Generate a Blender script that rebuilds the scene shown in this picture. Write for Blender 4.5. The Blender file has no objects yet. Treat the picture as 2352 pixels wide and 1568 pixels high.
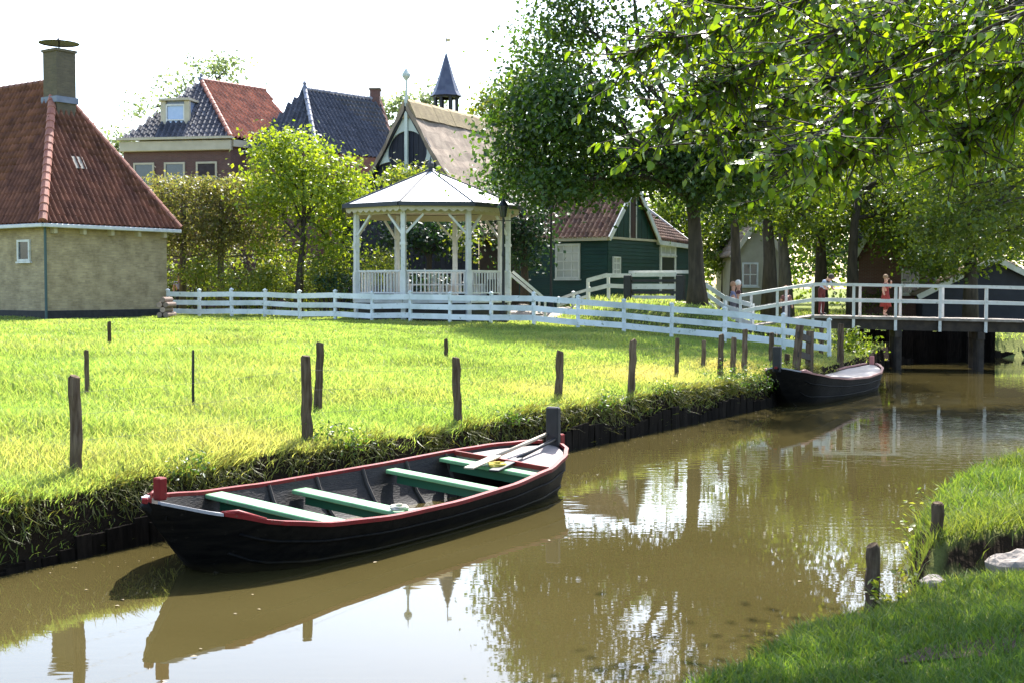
import bpy, bmesh, math, random
import numpy as np
from mathutils import Vector, Matrix

random.seed(7)
RNG = np.random.default_rng(11)
SC = bpy.context.scene
COL = SC.collection

# ------------------------------------------------------------------ camera
F_PX, CX, CY, HZ = 2900.0, 1176.0, 784.0, 662.0      # pixel frame 2352 x 1568
PITCH = math.atan((CY - HZ) / F_PX)
CAMZ = 2.8
cam_d = bpy.data.cameras.new('camera')
cam = bpy.data.objects.new('camera', cam_d)
COL.objects.link(cam)
cam.location = (0, 0, CAMZ)
cam.rotation_euler = (math.pi / 2 - PITCH, 0, 0)
cam_d.sensor_width = 36.0
cam_d.lens = 36.0 * F_PX / 2352.0
cam_d.clip_start = 0.1
cam_d.clip_end = 3000
cam_d.dof.use_dof = False
SC.camera = cam

# ------------------------------------------------------------------ world, sun, exposure
SUN_AZ, SUN_EL = math.radians(11), math.radians(51)     # azimuth from +Y towards +X
world = bpy.data.worlds.new('World')
SC.world = world
world.use_nodes = True
wn = world.node_tree
wn.nodes.clear()
sky = wn.nodes.new('ShaderNodeTexSky')
sky.sky_type = 'NISHITA'
sky.sun_disc = False
sky.sun_elevation = SUN_EL
sky.sun_rotation = SUN_AZ
sky.air_density = 1.0
sky.dust_density = 1.8
sky.ozone_density = 1.0
bg = wn.nodes.new('ShaderNodeBackground')
bg.inputs['Strength'].default_value = 0.15
wo = wn.nodes.new('ShaderNodeOutputWorld')
wn.links.new(sky.outputs[0], bg.inputs[0])
wn.links.new(bg.outputs[0], wo.inputs[0])

sun_d = bpy.data.lights.new('sun', 'SUN')
sun = bpy.data.objects.new('sun', sun_d)
COL.objects.link(sun)
sun_dir = Vector((math.sin(SUN_AZ) * math.cos(SUN_EL), math.cos(SUN_AZ) * math.cos(SUN_EL), math.sin(SUN_EL)))
sun.rotation_euler = sun_dir.to_track_quat('Z', 'Y').to_euler()
sun.location = (20, 20, 40)
sun_d.energy = 4.6
sun_d.angle = math.radians(0.6)
sun_d.color = (1.0, 0.965, 0.91)

SC.view_settings.view_transform = 'Standard'
SC.view_settings.look = 'None'
SC.view_settings.exposure = 1.7
SC.view_settings.gamma = 1.0
SC.render.engine = 'CYCLES'
SC.cycles.max_bounces = 8
SC.cycles.transparent_max_bounces = 8
SC.cycles.caustics_reflective = False
SC.cycles.caustics_refractive = False
SC.cycles.use_denoising = True


# ------------------------------------------------------------------ pixel helpers
def ray(px, py):
    u = (px - CX) / F_PX
    v = -(py - CY) / F_PX
    c, s = math.cos(PITCH), math.sin(PITCH)
    return Vector((u, c + v * s, -s + v * c))


def W(px, py, Y):
    d = ray(px, py)
    k = Y / d.y
    return Vector((d.x * k, Y, CAMZ + d.z * k))


def seg_dist(x, y, pts):
    """signed distance to a polyline; positive on its left-hand side"""
    best = np.full(np.shape(x), 1e9)
    sign = np.ones(np.shape(x))
    for (ax, ay), (bx, by) in zip(pts[:-1], pts[1:]):
        dx, dy = bx - ax, by - ay
        L2 = dx * dx + dy * dy
        k = np.clip(((x - ax) * dx + (y - ay) * dy) / L2, 0, 1)
        ex, ey = x - (ax + k * dx), y - (ay + k * dy)
        d = np.hypot(ex, ey)
        sg = np.where(dx * (y - ay) - dy * (x - ax) >= 0, 1.0, -1.0)
        m = d < best - 1e-9
        best = np.where(m, d, best)
        sign = np.where(m, sg, sign)
    return best * sign


def sm(v):
    v = np.clip(v, 0, 1)
    return v * v * (3 - 2 * v)


LB = [(-29.1, -25.8), (-5.0, 12.3), (6.0, 29.7), (9.9, 36.5), (11.6, 40.5), (13.8, 46), (18, 50.5), (30, 54), (80, 58), (600, 90)]
RB = [(-40, -80), (-6, -20), (-1.8, 2.0), (.1, 6.2), (.95, 7.85), (1.4, 8.5), (2.0, 9.3), (2.9, 10.2), (3.35, 10.8), (3.6, 11.6),
      (4.2, 13.1), (5.6, 15.8), (7.1, 17.5), (10, 20), (14, 25), (18, 31), (21, 37), (24, 44), (32, 49), (80, 53), (600, 80)]
FP0 = np.array([-13.7, 50.3])
FP1 = np.array([5.06, 40.0])


def wob(x, y, f, a):
    return a * (np.sin(x * f + 1.3 * np.sin(y * f * .7)) + np.sin(y * f * 1.3 + 2.1 + np.sin(x * f * .6))) * .5


def height(x, y):
    x = np.asarray(x, float)
    y = np.asarray(y, float)
    tl = seg_dist(x, y, LB)
    tr = -seg_dist(x, y, RB)
    tlw = tl + wob(x, y, 2.2, .05)
    zl = .66 + 1.0 * (1 - np.exp(-np.maximum(tl, 0) / 6.0)) + wob(x, y, .9, .05) + wob(x, y, 2.7, .03)
    q = (x - FP0[0]) * .481 + (y - FP0[1]) * .877
    zl = zl + .88 * sm((q - .7) / 2.2) * sm((x - 1) / 3) * (1 - sm((x - 6.6) / 1.6))
    zl = zl + .35 * sm((x - 7) / 2) * sm((q - 3) / 3) * (1 - sm((x - 10.5) / 2.0)) * 0
    zl = -.7 + (zl + .7) * sm((tlw + .04) / .16)
    dstep = 10.72 + .46 * (x - 3.35) - y                    # >0 in front of the turf step
    low = .24 + .22 * np.clip(np.minimum(tr, np.maximum(dstep, 0) * .9), 0, 4)
    mound = .54 + .06 * np.clip(tr, 0, 8)
    zr = low + (mound - low) * sm((-dstep + .12) / .30) + wob(x, y, 1.7, .035) + wob(x, y, 4.3, .02)
    zr = -.7 + (zr + .7) * sm((tr + wob(x, y, 3.1, .08) + .10) / .35)
    return np.maximum(zl, zr)


def hz1(x, y):
    return float(height(np.array([x]), np.array([y]))[0])


def ground_hit(px, py, y0=5.0, y1=90.0):
    d = ray(px, py)
    Y = np.arange(y0, y1, .05)
    X = d.x * Y / d.y
    Z = CAMZ + d.z * Y / d.y
    hh = height(X, Y)
    i = int(np.argmax(hh >= Z))
    return Vector((X[i], Y[i], hh[i]))


# ------------------------------------------------------------------ materials
MATS = {}


def new_mat(name):
    m = bpy.data.materials.new(name)
    m.use_nodes = True
    nt = m.node_tree
    return m, nt, nt.nodes['Principled BSDF']


def mat(name, c, c2=None, rough=.6, scale=6.0, bump=0.0, bscale=None, spec=.4, metal=0.0, rnd=0.0, detail=5, stretch=None, lo=.35, hi=.65, wear=None, wear_at=.60, wear_scale=9.0, tide=None):
    """noise-mixed two-colour material with optional bump and per-object / per-island brightness change"""
    if name in MATS:
        return MATS[name]
    m, nt, b = new_mat(name)
    N, L = nt.nodes, nt.links
    tc = N.new('ShaderNodeNewGeometry')
    vec = tc.outputs['Position']
    if stretch:
        mp = N.new('ShaderNodeMapping')
        mp.inputs['Scale'].default_value = stretch
        L.new(vec, mp.inputs[0])
        vec = mp.outputs[0]
    nz = N.new('ShaderNodeTexNoise')
    nz.inputs['Scale'].default_value = scale
    nz.inputs['Detail'].default_value = detail
    L.new(vec, nz.inputs['Vector'])
    rmp = N.new('ShaderNodeValToRGB')
    rmp.color_ramp.elements[0].position = lo
    rmp.color_ramp.elements[1].position = hi
    rmp.color_ramp.elements[0].color = (*c, 1)
    rmp.color_ramp.elements[1].color = (*(c2 or c), 1)
    L.new(nz.outputs['Fac'], rmp.inputs[0])
    colout = rmp.outputs[0]
    if wear:
        nw = N.new('ShaderNodeTexNoise')
        nw.inputs['Scale'].default_value = wear_scale
        nw.inputs['Detail'].default_value = 9
        nw.inputs['Roughness'].default_value = .72
        L.new(tc.outputs['Position'], nw.inputs['Vector'])
        mw = N.new('ShaderNodeMapRange')
        mw.inputs['From Min'].default_value = wear_at
        mw.inputs['From Max'].default_value = wear_at + .06
        L.new(nw.outputs['Fac'], mw.inputs['Value'])
        xw = N.new('ShaderNodeMix'); xw.data_type = 'RGBA'
        L.new(mw.outputs[0], xw.inputs[0]); L.new(colout, xw.inputs[6])
        xw.inputs[7].default_value = (*wear, 1)
        colout = xw.outputs[2]
    if tide:
        # dried mud and algae band just above the water line
        sz = N.new('ShaderNodeSeparateXYZ'); L.new(tc.outputs['Position'], sz.inputs[0])
        nt_ = N.new('ShaderNodeTexNoise'); nt_.inputs['Scale'].default_value = 4.0; nt_.inputs['Detail'].default_value = 6
        L.new(tc.outputs['Position'], nt_.inputs['Vector'])
        sc_ = N.new('ShaderNodeMath'); sc_.operation = 'MULTIPLY_ADD'
        L.new(nt_.outputs['Fac'], sc_.inputs[0]); sc_.inputs[1].default_value = -.16
        L.new(sz.outputs['Z'], sc_.inputs[2])
        mt_ = N.new('ShaderNodeMapRange')
        mt_.inputs['From Min'].default_value = -.04; mt_.inputs['From Max'].default_value = .035
        mt_.inputs['To Min'].default_value = .8; mt_.inputs['To Max'].default_value = 0.0
        L.new(sc_.outputs[0], mt_.inputs['Value'])
        xt = N.new('ShaderNodeMix'); xt.data_type = 'RGBA'
        L.new(mt_.outputs[0], xt.inputs[0]); L.new(colout, xt.inputs[6])
        xt.inputs[7].default_value = (*tide, 1)
        colout = xt.outputs[2]
    if rnd > 0:
        geo = N.new('ShaderNodeNewGeometry')
        oi = N.new('ShaderNodeObjectInfo')
        ad = N.new('ShaderNodeMath'); ad.operation = 'ADD'
        fr = N.new('ShaderNodeMath'); fr.operation = 'FRACT'
        L.new(geo.outputs['Random Per Island'], ad.inputs[0])
        L.new(oi.outputs['Random'], ad.inputs[1])
        L.new(ad.outputs[0], fr.inputs[0])
        mr = N.new('ShaderNodeMapRange')
        mr.inputs['To Min'].default_value = 1 - rnd
        mr.inputs['To Max'].default_value = 1 + rnd
        L.new(fr.outputs[0], mr.inputs['Value'])
        hs = N.new('ShaderNodeHueSaturation')
        L.new(mr.outputs[0], hs.inputs['Value'])
        L.new(colout, hs.inputs['Color'])
        colout = hs.outputs[0]
    L.new(colout, b.inputs['Base Color'])
    b.inputs['Roughness'].default_value = rough
    b.inputs['Specular IOR Level'].default_value = spec
    b.inputs['Metallic'].default_value = metal
    if bump > 0:
        n2 = N.new('ShaderNodeTexNoise')
        n2.inputs['Scale'].default_value = bscale or scale * 3
        n2.inputs['Detail'].default_value = 6
        L.new(vec, n2.inputs['Vector'])
        bp = N.new('ShaderNodeBump')
        bp.inputs['Strength'].default_value = bump
        bp.inputs['Distance'].default_value = .02
        L.new(n2.outputs['Fac'], bp.inputs['Height'])
        L.new(bp.outputs[0], b.inputs['Normal'])
    MATS[name] = m
    return m


def brick_mat(name, c1, c2, mortar, bw=.22, bh=.065, stain=(.1, .09, .06), stain_amt=.5):
    if name in MATS:
        return MATS[name]
    m, nt, b = new_mat(name)
    N, L = nt.nodes, nt.links
    uv = N.new('ShaderNodeUVMap')
    br = N.new('ShaderNodeTexBrick')
    br.inputs['Color1'].default_value = (*c1, 1)
    br.inputs['Color2'].default_value = (*c2, 1)
    br.inputs['Mortar'].default_value = (*mortar, 1)
    br.inputs['Scale'].default_value = 1.0
    br.inputs['Mortar Size'].default_value = .008
    br.inputs['Brick Width'].default_value = bw
    br.inputs['Row Height'].default_value = bh
    br.inputs['Bias'].default_value = 0.0
    L.new(uv.outputs[0], br.inputs['Vector'])
    nz = N.new('ShaderNodeTexNoise')
    nz.inputs['Scale'].default_value = 1.6
    nz.inputs['Detail'].default_value = 8
    nz.inputs['Roughness'].default_value = .7
    L.new(uv.outputs[0], nz.inputs['Vector'])
    mr = N.new('ShaderNodeMapRange')
    mr.inputs['From Min'].default_value = .42
    mr.inputs['From Max'].default_value = .72
    mr.inputs['To Max'].default_value = stain_amt
    L.new(nz.outputs['Fac'], mr.inputs['Value'])
    mx = N.new('ShaderNodeMix'); mx.data_type = 'RGBA'
    L.new(mr.outputs[0], mx.inputs[0])
    L.new(br.outputs['Color'], mx.inputs[6])
    mx.inputs[7].default_value = (*stain, 1)
    L.new(mx.outputs[2], b.inputs['Base Color'])
    b.inputs['Roughness'].default_value = .85
    bp = N.new('ShaderNodeBump')
    bp.inputs['Strength'].default_value = .5
    bp.inputs['Distance'].default_value = .01
    bp.invert = True
    L.new(br.outputs['Fac'], bp.inputs['Height'])
    L.new(bp.outputs[0], b.inputs['Normal'])
    MATS[name] = m
    return m


def leaf_mat(name, cols, trans=.45, rough=.42, tint=(1.25, 1.3, .45), spec=.5, noise=.0):
    """leaf: diffuse/gloss from both sides plus light passing through; colour changes from leaf to leaf"""
    if name in MATS:
        return MATS[name]
    m, nt, b = new_mat(name)
    N, L = nt.nodes, nt.links
    out = N['Material Output']
    geo = N.new('ShaderNodeNewGeometry')
    oi = N.new('ShaderNodeObjectInfo')
    ad = N.new('ShaderNodeMath'); ad.operation = 'ADD'
    fr = N.new('ShaderNodeMath'); fr.operation = 'FRACT'
    L.new(geo.outputs['Random Per Island'], ad.inputs[0])
    L.new(oi.outputs['Random'], ad.inputs[1])
    L.new(ad.outputs[0], fr.inputs[0])
    rmp = N.new('ShaderNodeValToRGB')
    el = rmp.color_ramp.elements
    while len(el) < len(cols):
        el.new(.5)
    for i, c in enumerate(cols):
        el[i].position = i / max(1, len(cols) - 1)
        el[i].color = (*c, 1)
    L.new(fr.outputs[0], rmp.inputs[0])
    src = rmp.outputs[0]
    nz = N.new('ShaderNodeTexNoise')
    nz.inputs['Scale'].default_value = .55
    nz.inputs['Detail'].default_value = 3
    L.new(geo.outputs['Position'], nz.inputs['Vector'])
    mr = N.new('ShaderNodeMapRange')
    mr.inputs['From Min'].default_value = .3
    mr.inputs['From Max'].default_value = .7
    mr.inputs['To Min'].default_value = .8
    mr.inputs['To Max'].default_value = 1.25
    L.new(nz.outputs['Fac'], mr.inputs['Value'])
    hs = N.new('ShaderNodeHueSaturation')
    L.new(mr.outputs[0], hs.inputs['Value'])
    L.new(src, hs.inputs['Color'])
    src = hs.outputs[0]
    L.new(src, b.inputs['Base Color'])
    b.inputs['Roughness'].default_value = rough
    b.inputs['Specular IOR Level'].default_value = spec
    tr = N.new('ShaderNodeBsdfTranslucent')
    mu = N.new('ShaderNodeMix'); mu.data_type = 'RGBA'; mu.blend_type = 'MULTIPLY'
    mu.inputs[0].default_value = 1.0
    L.new(src, mu.inputs[6])
    mu.inputs[7].default_value = (tint[0] * 1.6, tint[1] * 1.6, tint[2] * 1.6, 1)
    L.new(mu.outputs[2], tr.inputs['Color'])
    ms = N.new('ShaderNodeMixShader')
    ms.inputs[0].default_value = trans
    L.new(b.outputs[0], ms.inputs[1])
    L.new(tr.outputs[0], ms.inputs[2])
    L.new(ms.outputs[0], out.inputs['Surface'])
    MATS[name] = m
    return m


def grass_mat(name, cols, dry, trans=.4):
    """blades: colour from a per-blade random, patches of taller straw from the blade's own 'dry' value"""
    m = leaf_mat(name, cols, trans=trans, rough=.5, tint=(1.2, 1.2, .5), spec=.35)
    nt = m.node_tree
    N, L = nt.nodes, nt.links
    b = N['Principled BSDF']
    at = N.new('ShaderNodeAttribute')
    at.attribute_name = 'dry'
    old = b.inputs['Base Color'].links[0].from_socket
    mx = N.new('ShaderNodeMix'); mx.data_type = 'RGBA'
    L.new(at.outputs['Fac'], mx.inputs[0])
    L.new(old, mx.inputs[6])
    mx.inputs[7].default_value = (*dry, 1)
    targets = [l.to_socket for l in list(old.links) if l.to_node != mx]
    for t in targets:
        L.new(mx.outputs[2], t)
    return m


M_WHITE = mat('white_paint', (.66, .66, .64), (.55, .55, .52), rough=.55, scale=3.0, bump=.2, bscale=20, wear=(.34, .33, .27), wear_at=.60, wear_scale=6)
M_CREAM = mat('cream_paint', (.52, .46, .34), (.44, .39, .28), rough=.55, scale=2.0)
M_BLACKTAR = mat('black_tar', (.002, .002, .0022), (.008, .007, .006), rough=.62, scale=3, wear=(.022, .019, .016), wear_at=.61, wear_scale=7, tide=(.028, .022, .011), bump=.3, bscale=14, stretch=(1, 6, 6), spec=.12)
M_REDPAINT = mat('red_paint', (.20, .013, .014), (.14, .012, .012), spec=.2, rough=.5, scale=5, bump=.2, wear=(.11, .055, .04), wear_at=.585, wear_scale=14)
M_GREENPAINT = mat('green_paint', (.19, .41, .19), (.15, .33, .16), rough=.35, scale=4, bump=.2, wear=(.26, .25, .18), wear_at=.59, wear_scale=11)
M_DECKWOOD = mat('grey_deck_wood', (.34, .29, .27), (.24, .20, .19), rough=.75, scale=4, bump=.3, stretch=(1, 12, 12))
M_OARWOOD = mat('oar_wood', (.52, .44, .33), (.42, .34, .24), rough=.55, scale=6)
M_DARKWOOD = mat('dark_wood', (.028, .022, .018), (.055, .042, .032), rough=.8, scale=4, bump=.4)
M_POST = mat('weathered_post', (.070, .046, .030), (.17, .125, .085), rough=.95, scale=6, bump=1.0, bscale=14, stretch=(4, 4, .5), rnd=.3, spec=.1)
M_RAILDARK = mat('black_painted_wood', (.012, .012, .014), (.02, .02, .022), rough=.5)
M_BRIDGEWOOD = mat('bridge_planks', (.34, .30, .26), (.24, .20, .17), rough=.85, scale=5, bump=.3, rnd=.2)
M_TILE = mat('red_pantile', (.22, .092, .055), (.10, .043, .031), rough=.7, scale=1.6, bump=.2, rnd=.22, lo=.3, hi=.7, spec=.2)
M_TILE2 = mat('orange_pantile', (.42, .185, .105), (.30, .135, .085), rough=.6, scale=1.6, rnd=.25)
M_TILE3 = mat('dark_glazed_pantile', (.032, .034, .046), (.060, .060, .074), rough=.5, scale=1.8, rnd=.3, spec=.6)
M_TILE4 = mat('brown_pantile', (.14, .070, .048), (.24, .14, .085), rough=.7, scale=2.4, rnd=.35)
M_RIDGETILE = mat('salmon_ridge_tile', (.36, .15, .10), (.28, .10, .07), rough=.7, scale=4, rnd=.2)
M_SLATE = mat('slate', (.045, .052, .085), (.075, .085, .12), rough=.45, scale=2.5, rnd=.15)
M_LEAD = mat('lead', (.12, .14, .20), (.18, .20, .26), rough=.5, scale=3)
M_UNDERROOF = mat('roof_boards', (.05, .025, .018), rough=.9)
M_THATCH = mat('thatch', (.34, .265, .195), (.20, .15, .11), rough=.95, scale=2.2, bump=1.0, bscale=22, stretch=(1, 1, .5), detail=8)
M_THATCHCAP = mat('thatch_ridge', (.34, .26, .14), (.24, .18, .10), rough=.95, scale=2.5, bump=.8, bscale=14)
M_GREENWOOD = mat('green_clapboard', (.006, .032, .027), (.009, .042, .034), rough=.5, scale=2, rnd=.12)
M_BLACKWOOD = mat('black_barn_boards', (.012, .014, .026), (.018, .02, .034), rough=.6, scale=3, rnd=.2)
M_BROWNWOOD = mat('brown_boards', (.06, .030, .022), (.04, .022, .017), rough=.7, scale=3, rnd=.2)
M_PALEGREEN = mat('pale_greygreen_paint', (.56, .60, .54), (.48, .52, .47), rough=.55, scale=2)
M_GLASS = mat('window_glass', (.02, .028, .035), (.03, .04, .05), rough=.06, spec=.8)
M_GLASSPALE = mat('curtained_glass', (.50, .50, .47), (.40, .41, .40), rough=.12, spec=.7, scale=1.5)
M_GLASSSKY = mat('sky_lit_glass', (.32, .42, .62), (.28, .38, .58), rough=.1, spec=.9)  # pale blue sky reflection is put into the pane colour
M_GAZROOF = mat('gazebo_roof_sheet', (.78, .78, .76), (.70, .70, .69), rough=.4, scale=1.2)
M_GAZDARK = mat('gazebo_dark_trim', (.035, .04, .05), rough=.5)
M_BARK = mat('bark', (.040, .032, .024), (.075, .060, .045), rough=.95, scale=3.5, bump=1.0, bscale=9, stretch=(2, 2, .5))
M_BARKGREY = mat('grey_bark', (.12, .105, .085), (.07, .06, .05), rough=.95, scale=3.5, bump=.8, bscale=9, stretch=(2, 2, .5))
M_STONE = mat('pale_stone', (.30, .255, .225), (.22, .19, .17), rough=.9, scale=6, bump=.6)
M_PATH = mat('dirt_path', (.12, .092, .066), (.06, .048, .036), rough=1.0, scale=9, bump=.9, spec=.05)
M_IRON = mat('iron', (.008, .010, .012), rough=.45)
M_WIRE = mat('galvanised_wire', (.12, .115, .10), rough=.5, metal=.6)
M_GUTTER = mat('zinc_gutter', (.62, .63, .64), (.52, .53, .55), rough=.4, scale=3)
M_PIPE = mat('green_downpipe', (.05, .09, .09), rough=.5)
M_BRICKY = brick_mat('yellow_brick', (.48, .375, .205), (.34, .265, .145), (.38, .31, .22), stain=(.14, .105, .055), stain_amt=.75)
M_BRICKCH = brick_mat('chimney_brick', (.135, .105, .062), (.10, .08, .05), (.12, .10, .07), stain=(.055, .046, .032), stain_amt=.6)
M_BRICKR = brick_mat('red_brick', (.15, .065, .050), (.11, .05, .04), (.15, .12, .105), stain=(.09, .04, .035), stain_amt=.5)
M_BEIGE = mat('beige_plaster', (.40, .36, .27), (.33, .30, .22), rough=.9, scale=2)
M_YROPE = mat('yellow_rope', (.55, .42, .07), rough=.8)
M_SKIN = mat('skin', (.50, .28, .20), rough=.6)


# ------------------------------------------------------------------ mesh builder
def np_mesh(name, V, F):
    V = np.asarray(V, np.float32)
    F = np.asarray(F, np.int32)
    me = bpy.data.meshes.new(name)
    me.vertices.add(len(V))
    me.vertices.foreach_set('co', V.ravel())
    k = F.shape[1]
    me.loops.add(F.size)
    me.loops.foreach_set('vertex_index', F.ravel())
    me.polygons.add(len(F))
    me.polygons.foreach_set('loop_start', np.arange(0, F.size, k, dtype=np.int32))
    me.polygons.foreach_set('loop_total', np.full(len(F), k, dtype=np.int32))
    me.update(calc_edges=True)
    return me


def link(name, me, m=None, parent=None):
    o = bpy.data.objects.new(name, me)
    COL.objects.link(o)
    if m is not None:
        me.materials.clear()
        me.materials.append(m)
    if parent is not None:
        setpar(o, parent)
    return o


def setpar(o, parent):
    o.parent = parent
    p = parent
    off = Vector((0, 0, 0))
    while p is not None:
        if p.type == 'EMPTY':
            off = off + p.location
        p = p.parent
    if parent.type == 'EMPTY':
        o.matrix_parent_inverse = Matrix.Translation(-parent.location)


def tag(o, label=None, cat=None, group=None, kind=None):
    if label: o['label'] = label
    if cat: o['category'] = cat
    if group: o['group'] = group
    if kind: o['kind'] = kind
    return o


def thing(name, loc, label, cat, group=None):
    o = bpy.data.objects.new(name, None)
    o.empty_display_size = .2
    COL.objects.link(o)
    o.location = loc
    return tag(o, label, cat, group)


class MB:
    def __init__(s):
        s.v, s.f, s.uv = [], [], []

    def face(s, pts, uvs=None):
        i = len(s.v)
        s.v += [tuple(p) for p in pts]
        s.f.append(list(range(i, i + len(pts))))
        if uvs is None:
            p0 = Vector(pts[0])
            e = (Vector(pts[1]) - p0)
            e = e.normalized() if e.length > 1e-9 else Vector((1, 0, 0))
            nn = (Vector(pts[1]) - p0).cross(Vector(pts[-1]) - p0)
            g = nn.cross(e)
            g = g.normalized() if g.length > 1e-9 else Vector((0, 0, 1))
            uvs = [((Vector(p) - p0).dot(e), (Vector(p) - p0).dot(g)) for p in pts]
        s.uv.append(uvs)
        return s

    def ob(s, c, a, b, d):
        """box: centre and three half-axis vectors"""
        c, a, b, d = Vector(c), Vector(a), Vector(b), Vector(d)
        if a.cross(b).dot(d) < 0:
            a = -a
        P = lambda i, j, k: c + a * i + b * j + d * k
        s.face([P(-1, -1, -1), P(-1, 1, -1), P(1, 1, -1), P(1, -1, -1)])
        s.face([P(-1, -1, 1), P(1, -1, 1), P(1, 1, 1), P(-1, 1, 1)])
        s.face([P(-1, -1, -1), P(1, -1, -1), P(1, -1, 1), P(-1, -1, 1)])
        s.face([P(1, 1, -1), P(-1, 1, -1), P(-1, 1, 1), P(1, 1, 1)])
        s.face([P(-1, 1, -1), P(-1, -1, -1), P(-1, -1, 1), P(-1, 1, 1)])
        s.face([P(1, -1, -1), P(1, 1, -1), P(1, 1, 1), P(1, -1, 1)])
        return s

    def box(s, x0, x1, y0, y1, z0, z1):
        return s.ob(((x0 + x1) / 2, (y0 + y1) / 2, (z0 + z1) / 2), ((x1 - x0) / 2, 0, 0), (0, (y1 - y0) / 2, 0), (0, 0, (z1 - z0) / 2))

    def bar(s, p, q, w, h, up=(0, 0, 1)):
        """beam from p to q, w across, h along up"""
        p, q, up = Vector(p), Vector(q), Vector(up)
        d = (q - p)
        dn = d.normalized()
        side = dn.cross(up)
        if side.length < 1e-6:
            side = dn.cross(Vector((1, 0, 0)))
        side.normalize()
        u2 = side.cross(dn).normalized()
        return s.ob((p + q) / 2, d / 2, side * w / 2, u2 * h / 2)

    def tube(s, pts, rad, n=8, cap=True):
        pts = [Vector(p) for p in pts]
        if not hasattr(rad, '__len__'):
            rad = [rad] * len(pts)
        base = len(s.v)
        ref = Vector((.31, .17, .93))
        for i, p in enumerate(pts):
            d = (pts[min(i + 1, len(pts) - 1)] - pts[max(i - 1, 0)])
            d = d.normalized() if d.length > 1e-9 else Vector((0, 0, 1))
            a = d.cross(ref)
            if a.length < .15:
                a = d.cross(Vector((1, 0, 0)))
            a.normalize()
            b = d.cross(a)
            for k in range(n):
                t = 2 * math.pi * k / n
                s.v.append(tuple(p + (a * math.cos(t) + b * math.sin(t)) * rad[i]))
        for i in range(len(pts) - 1):
            for k in range(n):
                k2 = (k + 1) % n
                f = [base + i * n + k, base + i * n + k2, base + (i + 1) * n + k2, base + (i + 1) * n + k]
                s.f.append(f)
                s.uv.append([(k / n, i), ((k + 1) / n, i), ((k + 1) / n, i + 1), (k / n, i + 1)])
        if cap:
            for i, rev in ((0, True), (len(pts) - 1, False)):
                f = [base + i * n + k for k in range(n)]
                if rev: f.reverse()
                s.f.append(f)
                s.uv.append([(0, 0)] * n)
        return s

    def lathe(s, c, prof, n=16):
        """profile [(r, z)] turned about the vertical through c"""
        c = Vector(c)
        base = len(s.v)
        for r, z in prof:
            for k in range(n):
                t = 2 * math.pi * k / n
                s.v.append((c.x + r * math.cos(t), c.y + r * math.sin(t), c.z + z))
        for i in range(len(prof) - 1):
            for k in range(n):
                k2 = (k + 1) % n
                s.f.append([base + i * n + k, base + i * n + k2, base + (i + 1) * n + k2, base + (i + 1) * n + k])
                s.uv.append([(0, 0), (1, 0), (1, 1), (0, 1)])
        return s

    def build(s, name, m, parent=None, smooth=False, bevel=0):
        me = bpy.data.meshes.new(name)
        me.from_pydata(s.v, [], s.f)
        ul = me.uv_layers.new(name='UVMap')
        flat = [c for f in s.uv for uv in f for c in uv]
        ul.data.foreach_set('uv', flat)
        me.update()
        o = link(name, me, m, parent)
        if smooth:
            me.polygons.foreach_set('use_smooth', [True] * len(me.polygons))
        if bevel:
            bm = bmesh.new(); bm.from_mesh(me)
            bmesh.ops.remove_doubles(bm, verts=bm.verts, dist=1e-5)
            bmesh.ops.bevel(bm, geom=list(bm.edges), offset=bevel, segments=1, affect='EDGES')
            bm.to_mesh(me); bm.free()
        return o

# ================================================================== SETTING
def axis(fine0, fine1, step, far0, far1, g=1.22):
    a = list(np.arange(fine0, fine1 + step / 2, step))
    st = step
    while a[-1] < far1:
        st *= g
        a.append(min(a[-1] + st, far1))
    st = step
    lo = [fine0]
    while lo[-1] > far0:
        st *= g
        lo.append(max(lo[-1] - st, far0))
    return np.array(sorted(lo[1:]) + a)


gx = axis(-9, 13, .14, -900, 900)
gy = axis(5, 44, .14, -120, 1500)
GX, GY = np.meshgrid(gx, gy)
GZ = height(GX.ravel(), GY.ravel())
GV = np.stack([GX.ravel(), GY.ravel(), GZ], 1)
nx, ny = len(gx), len(gy)
ii = (np.arange(ny - 1)[:, None] * nx + np.arange(nx - 1)[None, :]).ravel()
GF = np.stack([ii, ii + 1, ii + nx + 1, ii + nx], 1)
gm, nt, b = new_mat('ground')
N, L = nt.nodes, nt.links
geo = N.new('ShaderNodeNewGeometry')
nz = N.new('ShaderNodeTexNoise'); nz.inputs['Scale'].default_value = .5; nz.inputs['Detail'].default_value = 8
L.new(geo.outputs['Position'], nz.inputs['Vector'])
rmp = N.new('ShaderNodeValToRGB')
rmp.color_ramp.elements[0].position = .35; rmp.color_ramp.elements[1].position = .65
rmp.color_ramp.elements[0].color = (.12, .155, .040, 1)
rmp.color_ramp.elements[1].color = (.19, .20, .065, 1)
L.new(nz.outputs['Fac'], rmp.inputs[0])
sep = N.new('ShaderNodeSeparateXYZ'); L.new(geo.outputs['Normal'], sep.inputs[0])
mr = N.new('ShaderNodeMapRange')
mr.inputs['From Min'].default_value = .74; mr.inputs['From Max'].default_value = .95
L.new(sep.outputs['Z'], mr.inputs['Value'])
mx = N.new('ShaderNodeMix'); mx.data_type = 'RGBA'
mx.inputs[6].default_value = (.020, .014, .009, 1)
L.new(mr.outputs[0], mx.inputs[0]); L.new(rmp.outputs[0], mx.inputs[7])
L.new(mx.outputs[2], b.inputs['Base Color'])
b.inputs['Roughness'].default_value = 1.0
b.inputs['Specular IOR Level'].default_value = .05
n2 = N.new('ShaderNodeTexNoise'); n2.inputs['Scale'].default_value = 14; n2.inputs['Detail'].default_value = 6
L.new(geo.outputs['Position'], n2.inputs['Vector'])
bp = N.new('ShaderNodeBump'); bp.inputs['Strength'].default_value = .8; bp.inputs['Distance'].default_value = .05
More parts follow.
